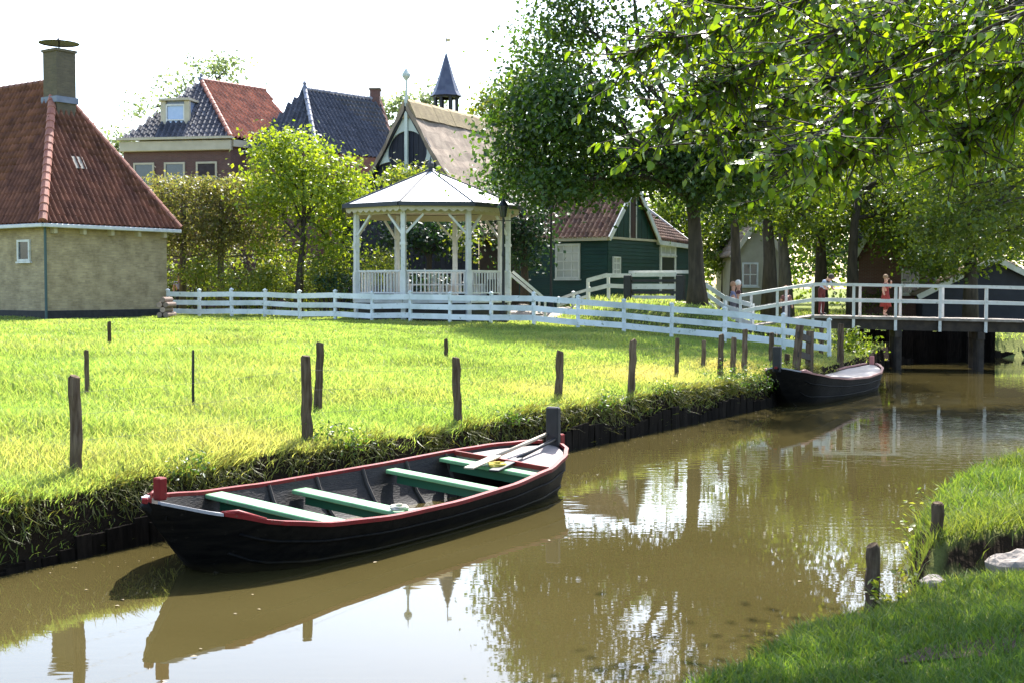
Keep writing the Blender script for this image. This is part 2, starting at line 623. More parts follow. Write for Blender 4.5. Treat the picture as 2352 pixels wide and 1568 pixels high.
L.new(n2.outputs['Fac'], bp.inputs['Height']); L.new(bp.outputs[0], b.inputs['Normal'])
g = link('ground', np_mesh('ground', GV, GF), gm)
tag(g, kind='structure')
g.data.polygons.foreach_set('use_smooth', [True] * len(g.data.polygons))

# water: murky brown body under a rippled reflecting surface
wm, nt, b = new_mat('canal_water')
N, L = nt.nodes, nt.links
geo = N.new('ShaderNodeNewGeometry')
nz = N.new('ShaderNodeTexNoise'); nz.inputs['Scale'].default_value = .35; nz.inputs['Detail'].default_value = 4
L.new(geo.outputs['Position'], nz.inputs['Vector'])
rmp = N.new('ShaderNodeValToRGB')
rmp.color_ramp.elements[0].position = .3; rmp.color_ramp.elements[1].position = .7
rmp.color_ramp.elements[0].color = (.050, .040, .0135, 1)
rmp.color_ramp.elements[1].color = (.063, .051, .0185, 1)
L.new(nz.outputs['Fac'], rmp.inputs[0])
L.new(rmp.outputs[0], b.inputs['Base Color'])
b.inputs['Roughness'].default_value = .02
b.inputs['IOR'].default_value = 1.5
b.inputs['Specular IOR Level'].default_value = .5
mp = N.new('ShaderNodeMapping'); mp.inputs['Scale'].default_value = (.55, 1.7, 1.0)
L.new(geo.outputs['Position'], mp.inputs[0])
w1 = N.new('ShaderNodeTexNoise'); w1.inputs['Scale'].default_value = 4.2; w1.inputs['Detail'].default_value = 1.5
L.new(mp.outputs[0], w1.inputs['Vector'])
w2 = N.new('ShaderNodeTexNoise'); w2.inputs['Scale'].default_value = .28; w2.inputs['Detail'].default_value = 2
L.new(geo.outputs['Position'], w2.inputs['Vector'])
calm = N.new('ShaderNodeMapRange')
calm.inputs['From Min'].default_value = .42; calm.inputs['From Max'].default_value = .62
calm.inputs['To Min'].default_value = .10; calm.inputs['To Max'].default_value = 1.0
L.new(w2.outputs['Fac'], calm.inputs['Value'])
# the breeze reaches the open reach by the bridge more than the sheltered berth
sy = N.new('ShaderNodeSeparateXYZ'); L.new(geo.outputs['Position'], sy.inputs[0])
reach = N.new('ShaderNodeMapRange')
reach.inputs['From Min'].default_value = 12; reach.inputs['From Max'].default_value = 26
reach.inputs['To Min'].default_value = .12; reach.inputs['To Max'].default_value = 1.0
L.new(sy.outputs['Y'], reach.inputs['Value'])
ml = N.new('ShaderNodeMath'); ml.operation = 'MULTIPLY'
L.new(calm.outputs[0], ml.inputs[0]); L.new(reach.outputs[0], ml.inputs[1])
mb = N.new('ShaderNodeMath'); mb.operation = 'MULTIPLY'
L.new(ml.outputs[0], mb.inputs[0]); L.new(w1.outputs['Fac'], mb.inputs[1])
bp = N.new('ShaderNodeBump'); bp.inputs['Strength'].default_value = .30; bp.inputs['Distance'].default_value = .022
L.new(mb.outputs[0], bp.inputs['Height']); L.new(bp.outputs[0], b.inputs['Normal'])
wv = [(-60, -60, 0), (120, -60, 0), (120, 75, 0), (-60, 75, 0)]
tag(link('water', np_mesh('water', wv, [[0, 1, 2, 3]]), wm), kind='structure')


# ------------------------------------------------------------------ grass
def blades(name, P, h, w, lean, dry, m, seg2=True):
    """P (n,3) roots; h heights; w widths; lean (n,2) horizontal tip offset"""
    n = len(P)
    th = RNG.uniform(0, 2 * np.pi, n)
    sx, sy_ = np.cos(th) * w / 2, np.sin(th) * w / 2
    V = np.zeros((n, 5, 3), np.float32)
    V[:, 0] = P; V[:, 0, 0] -= sx; V[:, 0, 1] -= sy_
    V[:, 1] = P; V[:, 1, 0] += sx; V[:, 1, 1] += sy_
    mid = P.copy(); mid[:, 2] += h * .6; mid[:, :2] += lean * .35
    V[:, 2] = mid; V[:, 2, 0] += sx * .8; V[:, 2, 1] += sy_ * .8
    V[:, 3] = mid; V[:, 3, 0] -= sx * .8; V[:, 3, 1] -= sy_ * .8
    V[:, 4] = P; V[:, 4, 2] += h; V[:, 4, :2] += lean
    k = np.arange(n)[:, None] * 5
    F = np.concatenate([k + np.array([[0, 1, 2]]), k + np.array([[0, 2, 3]]), k + np.array([[3, 2, 4]])], 0)
    me = np_mesh(name, V.reshape(-1, 3), F)
    at = me.attributes.new('dry', 'FLOAT', 'POINT')
    at.data.foreach_set('value', np.repeat(dry.astype(np.float32), 5))
    o = link(name, me, m)
    return o


def vnoise(x, y, f, seed=0):
    r = np.zeros_like(x)
    rr = np.random.default_rng(seed)
    for k in range(7):
        a = rr.uniform(0, 2 * np.pi); ph = rr.uniform(0, 6.3); ff = f * rr.uniform(.6, 1.8)
        r += np.sin((x * np.cos(a) + y * np.sin(a)) * ff + ph + 1.5 * np.sin((x * np.sin(a) - y * np.cos(a)) * ff * .6 + ph * 2))
    return r / 7 * 1.6


G_MEADOW = grass_mat('meadow_grass', [(.128, .205, .056), (.165, .24, .07), (.225, .28, .105), (.142, .22, .06)], (.47, .37, .21), trans=.52)
G_FRINGE = grass_mat('fringe_grass', [(.06, .085, .018), (.10, .12, .026), (.16, .17, .04), (.05, .06, .02)], (.30, .22, .10), trans=.38)
G_LAWN = grass_mat('bank_grass', [(.042, .09, .016), (.066, .12, .022), (.10, .155, .03)], (.28, .25, .08), trans=.4)


def meadow_grass(n_target):
    acc = []
    tot = 0
    while tot < n_target:
        n = 400000
        y = 8 + (RNG.random(n) ** 1.35) * 45
        x = RNG.uniform(-.54, .37, n) * (y + 2)
        d = np.hypot(x, y)
        dens = (12 / np.maximum(d, 12)) ** .55
        tl = seg_dist(x, y, LB)
        q = (x - FP0[0]) * .481 + (y - FP0[1]) * .877
        ok = (tl > -.02) & (RNG.random(n) < dens) & (q < 3.0) & (y < 52)
        acc.append(np.stack([x, y, tl], 1)[ok])
        tot += ok.sum()
    A = np.concatenate(acc)[:n_target]
    x, y, tl = A.T
    z = height(x, y)
    d = np.hypot(x, y)
    patch = vnoise(x, y, .55, 3)
    tall = vnoise(x, y, 1.6, 5)
    h = (.13 + .045 * tall + .04 * patch) * RNG.uniform(.55, 1.35, len(x))
    edge = np.clip(1 - tl / 1.6, 0, 1)
    h = h * (1 - .5 * np.clip((d - 24) / 18, 0, 1))
    h = np.maximum(h, .06) + .03 * edge * RNG.random(len(x))
    dry = np.clip(.03 + .20 * patch + .55 * np.exp(-((tl - 1.2) / 1.3) ** 2) * (vnoise(x, y, .8, 9) + .55) + RNG.normal(0, .12, len(x)), 0, .85)
    w = .0042 + .00052 * d
    w *= RNG.uniform(.7, 1.3, len(x))
    lean = RNG.normal(0, .5, (len(x), 2)) * h[:, None]
    nb = np.array([.845, -.535])
    e2 = np.clip(1 - tl / .45, 0, 1)
    lean += nb[None, :] * (e2 * h * RNG.uniform(-.2, 1.0, len(x)))[:, None]
    hh = h * (1 - .35 * e2)
    o = blades('meadow_grass', np.stack([x, y, z - .01], 1), hh, w, lean, dry, G_MEADOW)
    tag(o, 'tall sunlit yellow-green grass filling the fenced meadow', 'grass', kind='stuff')


meadow_grass(420000)


def bank_fringe(n):
    """long blades hanging over the left canal edge"""
    s = RNG.uniform(-4, 31.5, n)
    t = RNG.uniform(-.02, .34, n)
    clump = vnoise(s, s * 0, 3.3, 17)
    keep = RNG.random(n) < (.55 + .75 * clump)
    s, t = s[keep], t[keep]
    x = -5.0 + s * .535 - t * .845
    y = 12.3 + s * .845 + t * .535
    z = height(x, y)
    ok = z > .35
    x, y, z, s = x[ok], y[ok], z[ok], s[ok]
    ln = RNG.uniform(.08, .30, len(x)) * (1 + .35 * vnoise(s, s * 0, 2.1, 23))
    nb = np.array([.845, -.535])
    lean = nb[None, :] * (ln * RNG.uniform(-.1, .7, len(x)))[:, None] + RNG.normal(0, .38, (len(x), 2)) * ln[:, None]
    h = ln * RNG.uniform(-.9, .7, len(x))
    d = np.hypot(x, y)
    o = blades('bank_edge_grass', np.stack([x, y, z - .01], 1), h, (.006 + .0007 * d), lean, RNG.uniform(0, .35, len(x)), G_FRINGE)
    tag(o, 'long grass tufts drooping over the dark meadow bank of the canal', 'grass', kind='stuff')


bank_fringe(85000)


def lawn_grass(n_target):
    acc, tot = [], 0
    while tot < n_target:
        n = 200000
        y = 5.0 + (RNG.random(n) ** 1.2) * 20
        x = RNG.uniform(-.12, .80, n) * (y + 1)
        tr = -seg_dist(x, y, RB)
        onpath = (np.abs(y - (7.62 + .12 * (x - 2.6))) < .20 + .1 * np.sin(x * 5)) & (x > 2.45 + .1 * np.sin(y * 9))
        dens = np.where(onpath, .5, 1.0) * (8 / np.maximum(np.hypot(x, y), 8)) ** .5
        ds_ = 10.72 + .46 * (x - 3.35) - y
        face = (ds_ > -.10) & (ds_ < .30)
        ok = (tr > -.05) & (RNG.random(n) < dens) & ~(face & (RNG.random(n) < .93))
        acc.append(np.stack([x, y, tr], 1)[ok]); tot += ok.sum()
    A = np.concatenate(acc)[:n_target]
    x, y, tr = A.T
    z = height(x, y)
    ok = z > .02
    x, y, z, tr = x[ok], y[ok], z[ok], tr[ok]
    d = np.hypot(x, y)
    mound = (10.72 + .46 * (x - 3.35) - y) < 0
    tall = vnoise(x, y, 2.6, 31)
    h = np.where(mound, .13, .075) * (1 + .45 * tall) * RNG.uniform(.5, 1.4, len(x)) + .10 * np.clip(1 - tr / .35, 0, 1) * RNG.random(len(x))
    h = np.maximum(h, .03)
    dry = np.clip(np.where(mound, .22, .06) + .15 * vnoise(x, y, .9, 33) + RNG.normal(0, .1, len(x)), 0, .7)
    lean = RNG.normal(0, .55, (len(x), 2)) * h[:, None]
    o = blades('bank_lawn_grass', np.stack([x, y, z - .01], 1), h, (.0042 + .0006 * d) * RNG.uniform(.7, 1.3, len(x)), lean, dry, G_LAWN)
    tag(o, 'short green grass on the near bank under the leafy tree', 'grass', kind='stuff')


lawn_grass(190000)

# far verge grass (behind the bridge and round the houses), larger blades
def verge_grass(n):
    y = RNG.uniform(43, 66, n)
    x = RNG.uniform(-20, 26, n)
    tl = seg_dist(x, y, LB)
    q = (x - FP0[0]) * .481 + (y - FP0[1]) * .877
    road = (np.abs(q - 7.2) < 1.3) & (x < 8)
    ok = (tl > .05) & (q > 1.5) & ~road
    x, y = x[ok], y[ok]
    z = height(x, y)
    h = RNG.uniform(.08, .22, len(x))
    o = blades('verge_grass', np.stack([x, y, z - .01], 1), h, np.full(len(x), .04), RNG.normal(0, .5, (len(x), 2)) * h[:, None], RNG.uniform(0, .3, len(x)), G_MEADOW)
    tag(o, 'grass verge round the houses behind the white fence', 'grass', kind='stuff')


verge_grass(30000)

# trodden earth path on the near bank, laid as a sheet over the ground
def strip(name, pts, widths, m, dz=.012):
    V = []
    for i, (px_, py_) in enumerate(pts):
        a = Vector(pts[max(i - 1, 0)]); c = Vector(pts[min(i + 1, len(pts) - 1)])
        d = (c - a).normalized(); nrm = Vector((-d.y, d.x))
        for k in (-1, -.5, 0, .5, 1):
            p = Vector((px_, py_)) + nrm * widths[i] * k / 2
            V.append((p.x, p.y, hz1(p.x, p.y) + dz))
    Fc = []
    for i in range(len(pts) - 1):
        for k in range(4):
            a = i * 5 + k
            Fc.append([a, a + 1, a + 6, a + 5])
    return link(name, np_mesh(name, V, Fc), m)


tag(strip('path', [(2.35 + .25 * i, 7.60 + .03 * i + .04 * math.sin(i * 1.7)) for i in range(22)], [.10, .34, .55, .5] + [.62 + .16 * math.sin(i * 2.3) for i in range(18)], M_PATH), kind='structure')
# sandy road from the bridge past the houses
tag(strip('road', [(11.0, 44.9), (10.2, 45.1), (9.2, 45.2), (8, 46), (6, 47.6), (2, 50.3), (-3, 53.4), (-9, 56.8), (-18, 61.5), (-40, 72)], [2.0] * 4 + [2.4] * 6, mat('sandy_road', (.40, .35, .29), (.30, .26, .22), rough=.95, scale=3), .03), kind='structure')


# ------------------------------------------------------------------ leaves and trees
def leaf_arrays(P, Nrm, size, aspect=.62, fold=.25):
    n = len(P)
    Nrm = Nrm / np.linalg.norm(Nrm, axis=1, keepdims=True)
    r = RNG.normal(0, 1, (n, 3))
    T = np.cross(Nrm, r); T /= np.linalg.norm(T, axis=1, keepdims=True) + 1e-9
    B = np.cross(Nrm, T)
    s = size[:, None]
    V = np.zeros((n, 4, 3), np.float32)
    V[:, 0] = P - T * s * .5
    V[:, 1] = P + B * s * aspect * .5 + Nrm * s * fold * .3 - T * s * .05
    V[:, 2] = P + T * s * .5
    V[:, 3] = P - B * s * aspect * .5 + Nrm * s * fold * .3 - T * s * .05
    k = np.arange(n)[:, None] * 4
    F = np.concatenate([k + np.array([[0, 1, 2]]), k + np.array([[0, 2, 3]])], 0)
    return V.reshape(-1, 3), F


def crown_points(blobs, per=26, sig=.34, shell=.5):
    """blobs: (cx,cy,cz,rx,ry,rz,n). Leaves gather in clumps that sit towards the outside of each blob."""
    Ps, Ns = [], []
    for (cx, cy, cz, rx, ry, rz, n) in blobs:
        nc = max(3, int(n / per))
        d = RNG.normal(0, 1, (nc, 3)); d /= np.linalg.norm(d, axis=1, keepdims=True)
        r = (shell + (1 - shell) * RNG.random(nc) ** .6)[:, None]
        C = np.array([cx, cy, cz]) + d * r * np.array([rx, ry, rz])
        cnt = np.maximum(4, RNG.poisson(per, nc))
        idx = np.repeat(np.arange(nc), cnt)
        s = sig * (.6 + .8 * RNG.random(nc))[idx][:, None]
        off = RNG.normal(0, 1, (len(idx), 3)) * s * np.array([1.15, 1.15, .7])
        Ps.append(C[idx] + off)
        Ns.append(d[idx] * .5 + RNG.normal(0, .75, (len(idx), 3)) + np.array([0, 0, .45]))
    return np.concatenate(Ps), np.concatenate(Ns)


def limb_path(p, q, wig=.12, n=5, sag=0.0):
    p, q = Vector(p), Vector(q)
    L = (q - p).length
    out = []
    for i in range(n + 1):
        t = i / n
        v = p.lerp(q, t)
        if 0 < i < n:
            v = v + Vector((random.uniform(-1, 1), random.uniform(-1, 1), random.uniform(-.5, .5))) * L * wig * .5
        v.z += sag * L * math.sin(math.pi * t)
        out.append(v)
    return out


def make_tree(name, label, base, blobs, trunk_pts, trunk_r, m, leaf=.2, bark=None, cat='tree', group=None, limbs=True, per=26, sig=.34, shell=.5, aspect=.62, fold=.25, jit=.35):
    base = Vector(base)
    root = thing(name, base, label, cat, group)
    bark = bark or M_BARK
    top = base
    if trunk_pts:
        mb = MB()
        pts = [Vector(p) for p in trunk_pts]
        n = len(pts)
        rad = [trunk_r * (1.35 if i == 0 else 1.0 - .45 * i / max(1, n - 1)) for i in range(n)]
        mb.tube(pts, rad, 10)
        o = mb.build('trunk', bark, root, smooth=True)
        top = pts[-1]
        if limbs:
            for (cx, cy, cz, rx, ry, rz, nn) in blobs:
                st = pts[-1] if random.random() < .6 else pts[max(1, n - 2)].lerp(pts[-1], random.random())
                lp = limb_path(st, (cx, cy, cz), .14, 5, .05)
                r0 = trunk_r * .42
                lm = MB().tube(lp, [r0 * (1 - .75 * i / 5) for i in range(6)], 7)
                for k in range(4):
                    a = random.uniform(0, 6.3)
                    e = Vector((cx + rx * .8 * math.cos(a), cy + ry * .8 * math.sin(a), cz + rz * random.uniform(-.5, .8)))
                    tp = limb_path(lp[random.choice((3, 4))], e, .16, 4)
                    lm.tube(tp, [r0 * .3 * (1 - .8 * i / 4) for i in range(5)], 5, cap=False)
                lm.build('limb', bark, root, smooth=True)
    P, Nn = crown_points(blobs, per, sig, shell)
    V, F = leaf_arrays(P, Nn, leaf * RNG.uniform(1 - jit, 1 + jit, len(P)), aspect, fold)
    link('crown', np_mesh('crown', V, F), m, root)
    return root


def pblob(px, py, rx, ry, Y, n, ky=1.0):
    """blob from an outline in the picture and a distance; its depth equals its width"""
    c = W(px, py, Y)
    k = Y / F_PX
    return (c.x, c.y, c.z, rx * k, rx * k * ky, ry * k, n)


L_ELM = leaf_mat('elm_leaf', [(.022, .048, .014), (.034, .07, .018), (.06, .10, .022), (.044, .083, .018)], trans=.46, tint=(1.3, 1.35, .3), rough=.38)
L_ROW = leaf_mat('row_tree_leaf', [(.045, .08, .016), (.075, .115, .02), (.12, .155, .028)], trans=.52, tint=(1.4, 1.3, .3))
L_BRIGHT = leaf_mat('walnut_leaf', [(.10, .16, .016), (.15, .21, .022), (.22, .27, .035)], trans=.5, tint=(1.3, 1.2, .35))
L_LINDEN = leaf_mat('linden_leaf', [(.12, .14, .04), (.17, .17, .06), (.13, .11, .06), (.16, .20, .05)], trans=.5, tint=(1.1, 1.05, .5))
L_BUSH = leaf_mat('bush_leaf', [(.07, .12, .015), (.13, .17, .025), (.20, .21, .05)], trans=.45, tint=(1.2, 1.15, .4))
L_DARK = leaf_mat('ivy_leaf', [(.012, .032, .016), (.02, .05, .02), (.028, .062, .022)], trans=.25)
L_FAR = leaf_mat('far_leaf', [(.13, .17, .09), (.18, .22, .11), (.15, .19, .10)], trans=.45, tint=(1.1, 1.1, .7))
L_NEAR = leaf_mat('overhang_leaf', [(.05, .11, .016), (.08, .15, .018), (.13, .19, .022), (.06, .125, .022)], trans=.55, tint=(1.5, 1.28, .2), rough=.3, spec=.55)

# ================================================================== BUILDINGS
def tile_mesh(w, h):
    """one pantile: an S-wave across its width, a little thickness, lifted at its lower edge"""
    n = 6
    V, Fc = [], []
    for j, (yy, lift) in enumerate(((0, .02), (h * 1.1, .0))):
        for i in range(n + 1):
            t = i / n
            z = .07 * math.sin(2 * math.pi * t + .5) + lift + .05
            V.append(((t - .5) * w * 1.04, yy, z))
    for i in range(n):
        Fc.append((i, i + 1, n + 2 + i, n + 1 + i))
    b0 = len(V)
    for i in range(n + 1):
        x, y, z = V[i]
        V.append((x, y, z - .022))
    for i in range(n):
        Fc.append((b0 + i, b0 + i + 1, i + 1, i))
    me = bpy.data.meshes.new('tile')
    me.from_pydata(V, [], Fc)
    me.update()
    return me


def in_poly(p, poly):
    x, y = p
    r = False
    j = len(poly) - 1
    for i in range(len(poly)):
        xi, yi = poly[i]; xj, yj = poly[j]
        if (yi > y) != (yj > y) and x < (xj - xi) * (y - yi) / (yj - yi) + xi:
            r = not r
        j = i
    return r


class Roof:
    """a roof part with single tiles as sub-parts; past the limit tiles are joined into one sub-part"""
    def __init__(s, root, m, w, h, limit=300, name='roof', label=None):
        s.root, s.m, s.w, s.h, s.limit = root, m, w, h, limit
        s.me = tile_mesh(w, h)
        s.me.materials.append(m)
        s.base = MB()
        s.items = []
        s.name = name
        s.label = label

    def face(s, pts, m=None, tiles=True, inset=.04):
        pts = [Vector(p) for p in pts]
        s.base.face(pts)
        if not tiles:
            return
        O = pts[0]
        u = (pts[1] - pts[0]).normalized()
        nrm = u.cross(pts[-1] - pts[0]).normalized()
        if nrm.z < 0: nrm = -nrm
        v = nrm.cross(u).normalized()
        if v.z < 0:
            u, v = -u, -v
        poly = [((p - O).dot(u), (p - O).dot(v)) for p in pts]
        u0, u1 = min(p[0] for p in poly), max(p[0] for p in poly)
        v1 = max(p[1] for p in poly)
        nc = max(1, round((u1 - u0) / s.w)); w = (u1 - u0) / nc
        r = 0
        while r * s.h < v1:
            for c in range(nc):
                cu, cv = u0 + (c + .5) * w, r * s.h
                if in_poly((cu, cv + s.h * .5), poly):
                    jit = random.uniform(-.006, .006)
                    M = Matrix((u * (w / s.w), v, nrm)).transposed().to_4x4()
                    M = Matrix.Translation(O + u * cu + v * cv + nrm * (.01 + jit)) @ M @ Matrix.Rotation(random.uniform(-.02, .02), 4, 'Z')
                    s.items.append(M)
            r += 1

    def build(s, under=None):
        o = s.base.build(s.name, under or M_UNDERROOF, s.root)
        if s.label: o['label'] = s.label
        camp = Vector((0, 0, CAMZ))
        def vis(M):
            p = M.translation
            px = CX + F_PX * p.x / p.y
            nrm = (M.to_3x3() @ Vector((0, 0, 1)))
            return (px < 0 or px > 2352 or nrm.dot(camp - p) < 0, (p - camp).length)
        s.items.sort(key=vis)
        for M in s.items[:s.limit]:
            t = bpy.data.objects.new('tile', s.me)
            COL.objects.link(t)
            t.parent = o
            t.matrix_local = M
        rest = s.items[s.limit:]
        if rest:
            base = np.array([v.co[:] for v in s.me.vertices])
            Fc = np.array([list(p.vertices) for p in s.me.polygons])
            Vs, Fs = [], []
            for i, M in enumerate(rest):
                A = np.array(M)
                Vs.append(base @ A[:3, :3].T + A[:3, 3]); Fs.append(Fc + i * len(base))
            r = link('tile_field', np_mesh('tile_field', np.concatenate(Vs), np.concatenate(Fs)), s.m, o)
            r['kind'] = 'stuff'
        return o


def ridge_tiles(roof, p, q, m, r=.13, step=.36, name='ridge_tile'):
    p, q = Vector(p), Vector(q)
    n = max(1, round((q - p).length / step))
    d = (q - p) / n
    me = None
    for i in range(n):
        a, b_ = p + d * i, p + d * (i + 1.08)
        if me is None:
            o = MB().tube([a - p, b_ - p], [r * 1.12, r * .95], 9).build(name, m, None, smooth=False)
            me = o.data
            o.location = a
            o.parent = roof
        else:
            o = bpy.data.objects.new(name, me)
            COL.objects.link(o)
            o.location = a
            o.parent = roof


def window(root, c, u, w, h, out, cols=2, rows=3, glass=None, frame=.07, depth=.07, fm=None, bar=.025):
    """c centre on the wall, u along the wall, out outward normal; frame bars, glazing bars and panes"""
    c, u, out = Vector(c), Vector(u).normalized(), Vector(out).normalized()
    z = Vector((0, 0, 1))
    fm = fm or M_WHITE
    f = MB()
    for sgn in (-1, 1):
        f.ob(c + u * sgn * (w / 2 - frame / 2) + out * depth / 2, u * frame / 2, z * h / 2, out * depth / 2)
        f.ob(c + z * sgn * (h / 2 - frame / 2) + out * (depth / 2 + .002), u * (w / 2 - frame), z * frame / 2, out * depth / 2)
    fo = f.build('window', fm, root)
    f = MB()
    for i in range(1, cols):
        f.ob(c + u * (-w / 2 + w * i / cols) + out * depth * .3, u * bar, z * (h / 2 - frame), out * depth * .25)
    for j in range(1, rows):
        f.ob(c + z * (-h / 2 + h * j / rows) + out * depth * .31, u * (w / 2 - frame), z * bar, out * depth * .25)
    if f.v:
        f.build('glazing_bar', fm, fo)
    for i in range(cols):
        for j in range(rows):
            pc = c + u * (-w / 2 + w * (i + .5) / cols) + z * (-h / 2 + h * (j + .5) / rows) + out * .012
            MB().ob(pc, u * (w / cols / 2 - .004), z * (h / rows / 2 - .004), out * .008).build('pane', glass or M_GLASS, fo)
    MB().ob(c - z * (h / 2 + .035) + out * depth * .6, u * (w / 2 + .05), z * .03, out * depth * .75).build('sill', fm, fo)
    return fo


def wall_quad(mb, p, q, z0, z1):
    p, q = Vector(p), Vector(q)
    mb.face([(p.x, p.y, z0), (q.x, q.y, z0), (q.x, q.y, z1), (p.x, p.y, z1)])


# ------------------------------------------------------------------ yellow brick farmhouse
def farmhouse():
    Cn = Vector((-16.94, 46.0, 0))
    th = math.radians(55)
    w = Vector((math.cos(th), math.sin(th), 0))           # along the end wall, away to the back
    wo_ = Vector((math.sin(th), -math.cos(th), 0))        # outward from the end wall
    l = -wo_                                              # along the long wall, away to the left
    lo_ = -w                                              # outward from the long wall
    Wd, Ln, z0, ze = 5.5, 11.0, 1.2, 5.18
    root = thing('farmhouse', (Cn.x, Cn.y, hz1(Cn.x, Cn.y)), 'low yellow brick farmhouse with steep hipped red pantile roof and square chimney', 'house')
    A = Cn + w * Wd
    D = Cn + l * Ln
    E = A + l * Ln
    mb = MB()
    wall_quad(mb, Cn, A, z0, ze)
    wall_quad(mb, D, Cn, z0, ze)
    wall_quad(mb, A, E, z0, ze)
    wall_quad(mb, E, D, z0, ze)
    mb.build('wall', M_BRICKY, root)
    pl = MB()
    for p, q, o_ in ((Cn, A, wo_), (D, Cn, lo_)):
        pl.bar(p + o_ * .02 + Vector((0, 0, 1.62)), q + o_ * .02 + Vector((0, 0, 1.62)), .05, .7)
    pl.build('plinth', mat('tarred_plinth', (.02, .02, .022), (.035, .034, .034), rough=.7), root)
    ov = .38
    e0 = Cn - w * ov + wo_ * ov
    e1 = A + w * ov + wo_ * ov
    e2 = D - w * ov
    e3 = E + w * ov
    Z = lambda p, z: Vector((p.x, p.y, z))
    ap = Cn + w * (Wd / 2) + l * 3.3
    rd = D + w * (Wd / 2)
    zr = 10.85
    zed = ze - .05
    rf = Roof(root, M_TILE, .235, .33, 300)
    rf.face([Z(e0, zed), Z(e1, zed), Z(ap, zr)])
    rf.face([Z(e2, zed), Z(e0, zed), Z(ap, zr), Z(rd, zr)])
    rf.face([Z(e1, zed), Z(e3, zed), Z(rd, zr), Z(ap, zr)], tiles=False)
    ro = rf.build()
    up = Vector((0, 0, .07))
    ridge_tiles(ro, Z(e0, zed) + up, Z(ap, zr) + up, M_RIDGETILE, .15, .40, 'hip_tile')
    ridge_tiles(ro, Z(e1, zed) + up, Z(ap, zr) + up, M_RIDGETILE, .11, .40, 'hip_tile')
    ridge_tiles(ro, Z(ap, zr) + up, Z(rd, zr) + up, M_TILE, .13, .40, 'ridge_tile')
    # gutter and its brackets
    for p, q in ((e0, e1), (e2, e0)):
        d = (q - p).normalized()
        n_ = Vector((d.y, -d.x, 0))
        MB().bar(Z(p, zed - .07) + n_ * .03, Z(q, zed - .07) + n_ * .03, .13, .14).build('gutter', M_GUTTER, root, bevel=.02)
    for k in range(5):
        p = Cn + w * (.25 + k * (Wd - .5) / 4) + wo_ * .12
        MB().ob(Z(p, ze - .28), w * .07, wo_ * .13, Vector((0, 0, .11))).build('bracket', M_CREAM, root)
    MB().tube([Z(Cn + wo_ * .1 - w * .1, 1.6), Z(Cn + wo_ * .1 - w * .1, ze - .15)], .05, 8).build('downpipe', M_PIPE, root)
    wc = Cn + l * 1.3 + lo_ * .005
    window(root, Z(wc, 4.18), -l, .78, .80, lo_, 1, 1, frame=.085)
    # pale patch of a glass tile in the roof
    gp = Z(e0.lerp(e1, .36), zed).lerp(Z(ap, zr), .42)
    nn = (Z(e1, zed) - Z(e0, zed)).cross(Z(ap, zr) - Z(e0, zed)).normalized()
    if nn.z < 0: nn = -nn
    vv = nn.cross((Z(e1, zed) - Z(e0, zed)).normalized())
    MB().ob(gp + nn * .09, w * .26, vv * .28, nn * .012).build('glass_tile', mat('old_glass_tile', (.15, .14, .115), rough=.4), ro)
    # chimney, lead flashing, rain cowl
    cc = ap - l * .45 - w * .05
    k = .43
    ch = MB()
    zt, zb = 12.0, 9.2
    pts = [cc + w * k * a + l * k * b_ for a, b_ in ((-1, 1), (-1, -1), (1, -1), (1, 1))]
    for i in range(4):
        wall_quad(ch, pts[i], pts[(i + 1) % 4], zb, zt)
    ch.face([Z(p, zt) for p in pts])
    co = ch.build('chimney', M_BRICKCH, root)
    MB().ob(Z(cc, zt + .03), w * (k + .05), l * (k + .05), Vector((0, 0, .05))).build('chimney_cap', M_BRICKCH, co)
    fl = MB()
    fl.ob(Z(cc, 10.12), w * (k + .07), l * (k + .07), Vector((0, 0, .12)))
    fl.build('flashing', M_LEAD, co)
    MB().tube([Z(cc, zt), Z(cc, zt + .45)], .03, 6).build('cowl_rod', M_IRON, co)
    MB().lathe(Z(cc, zt + .36), [(.76, -.02), (.78, .0), (.4, .07), (.1, .12), (.03, .2), (.0, .22)], 16).build('cowl', M_IRON, co)


farmhouse()


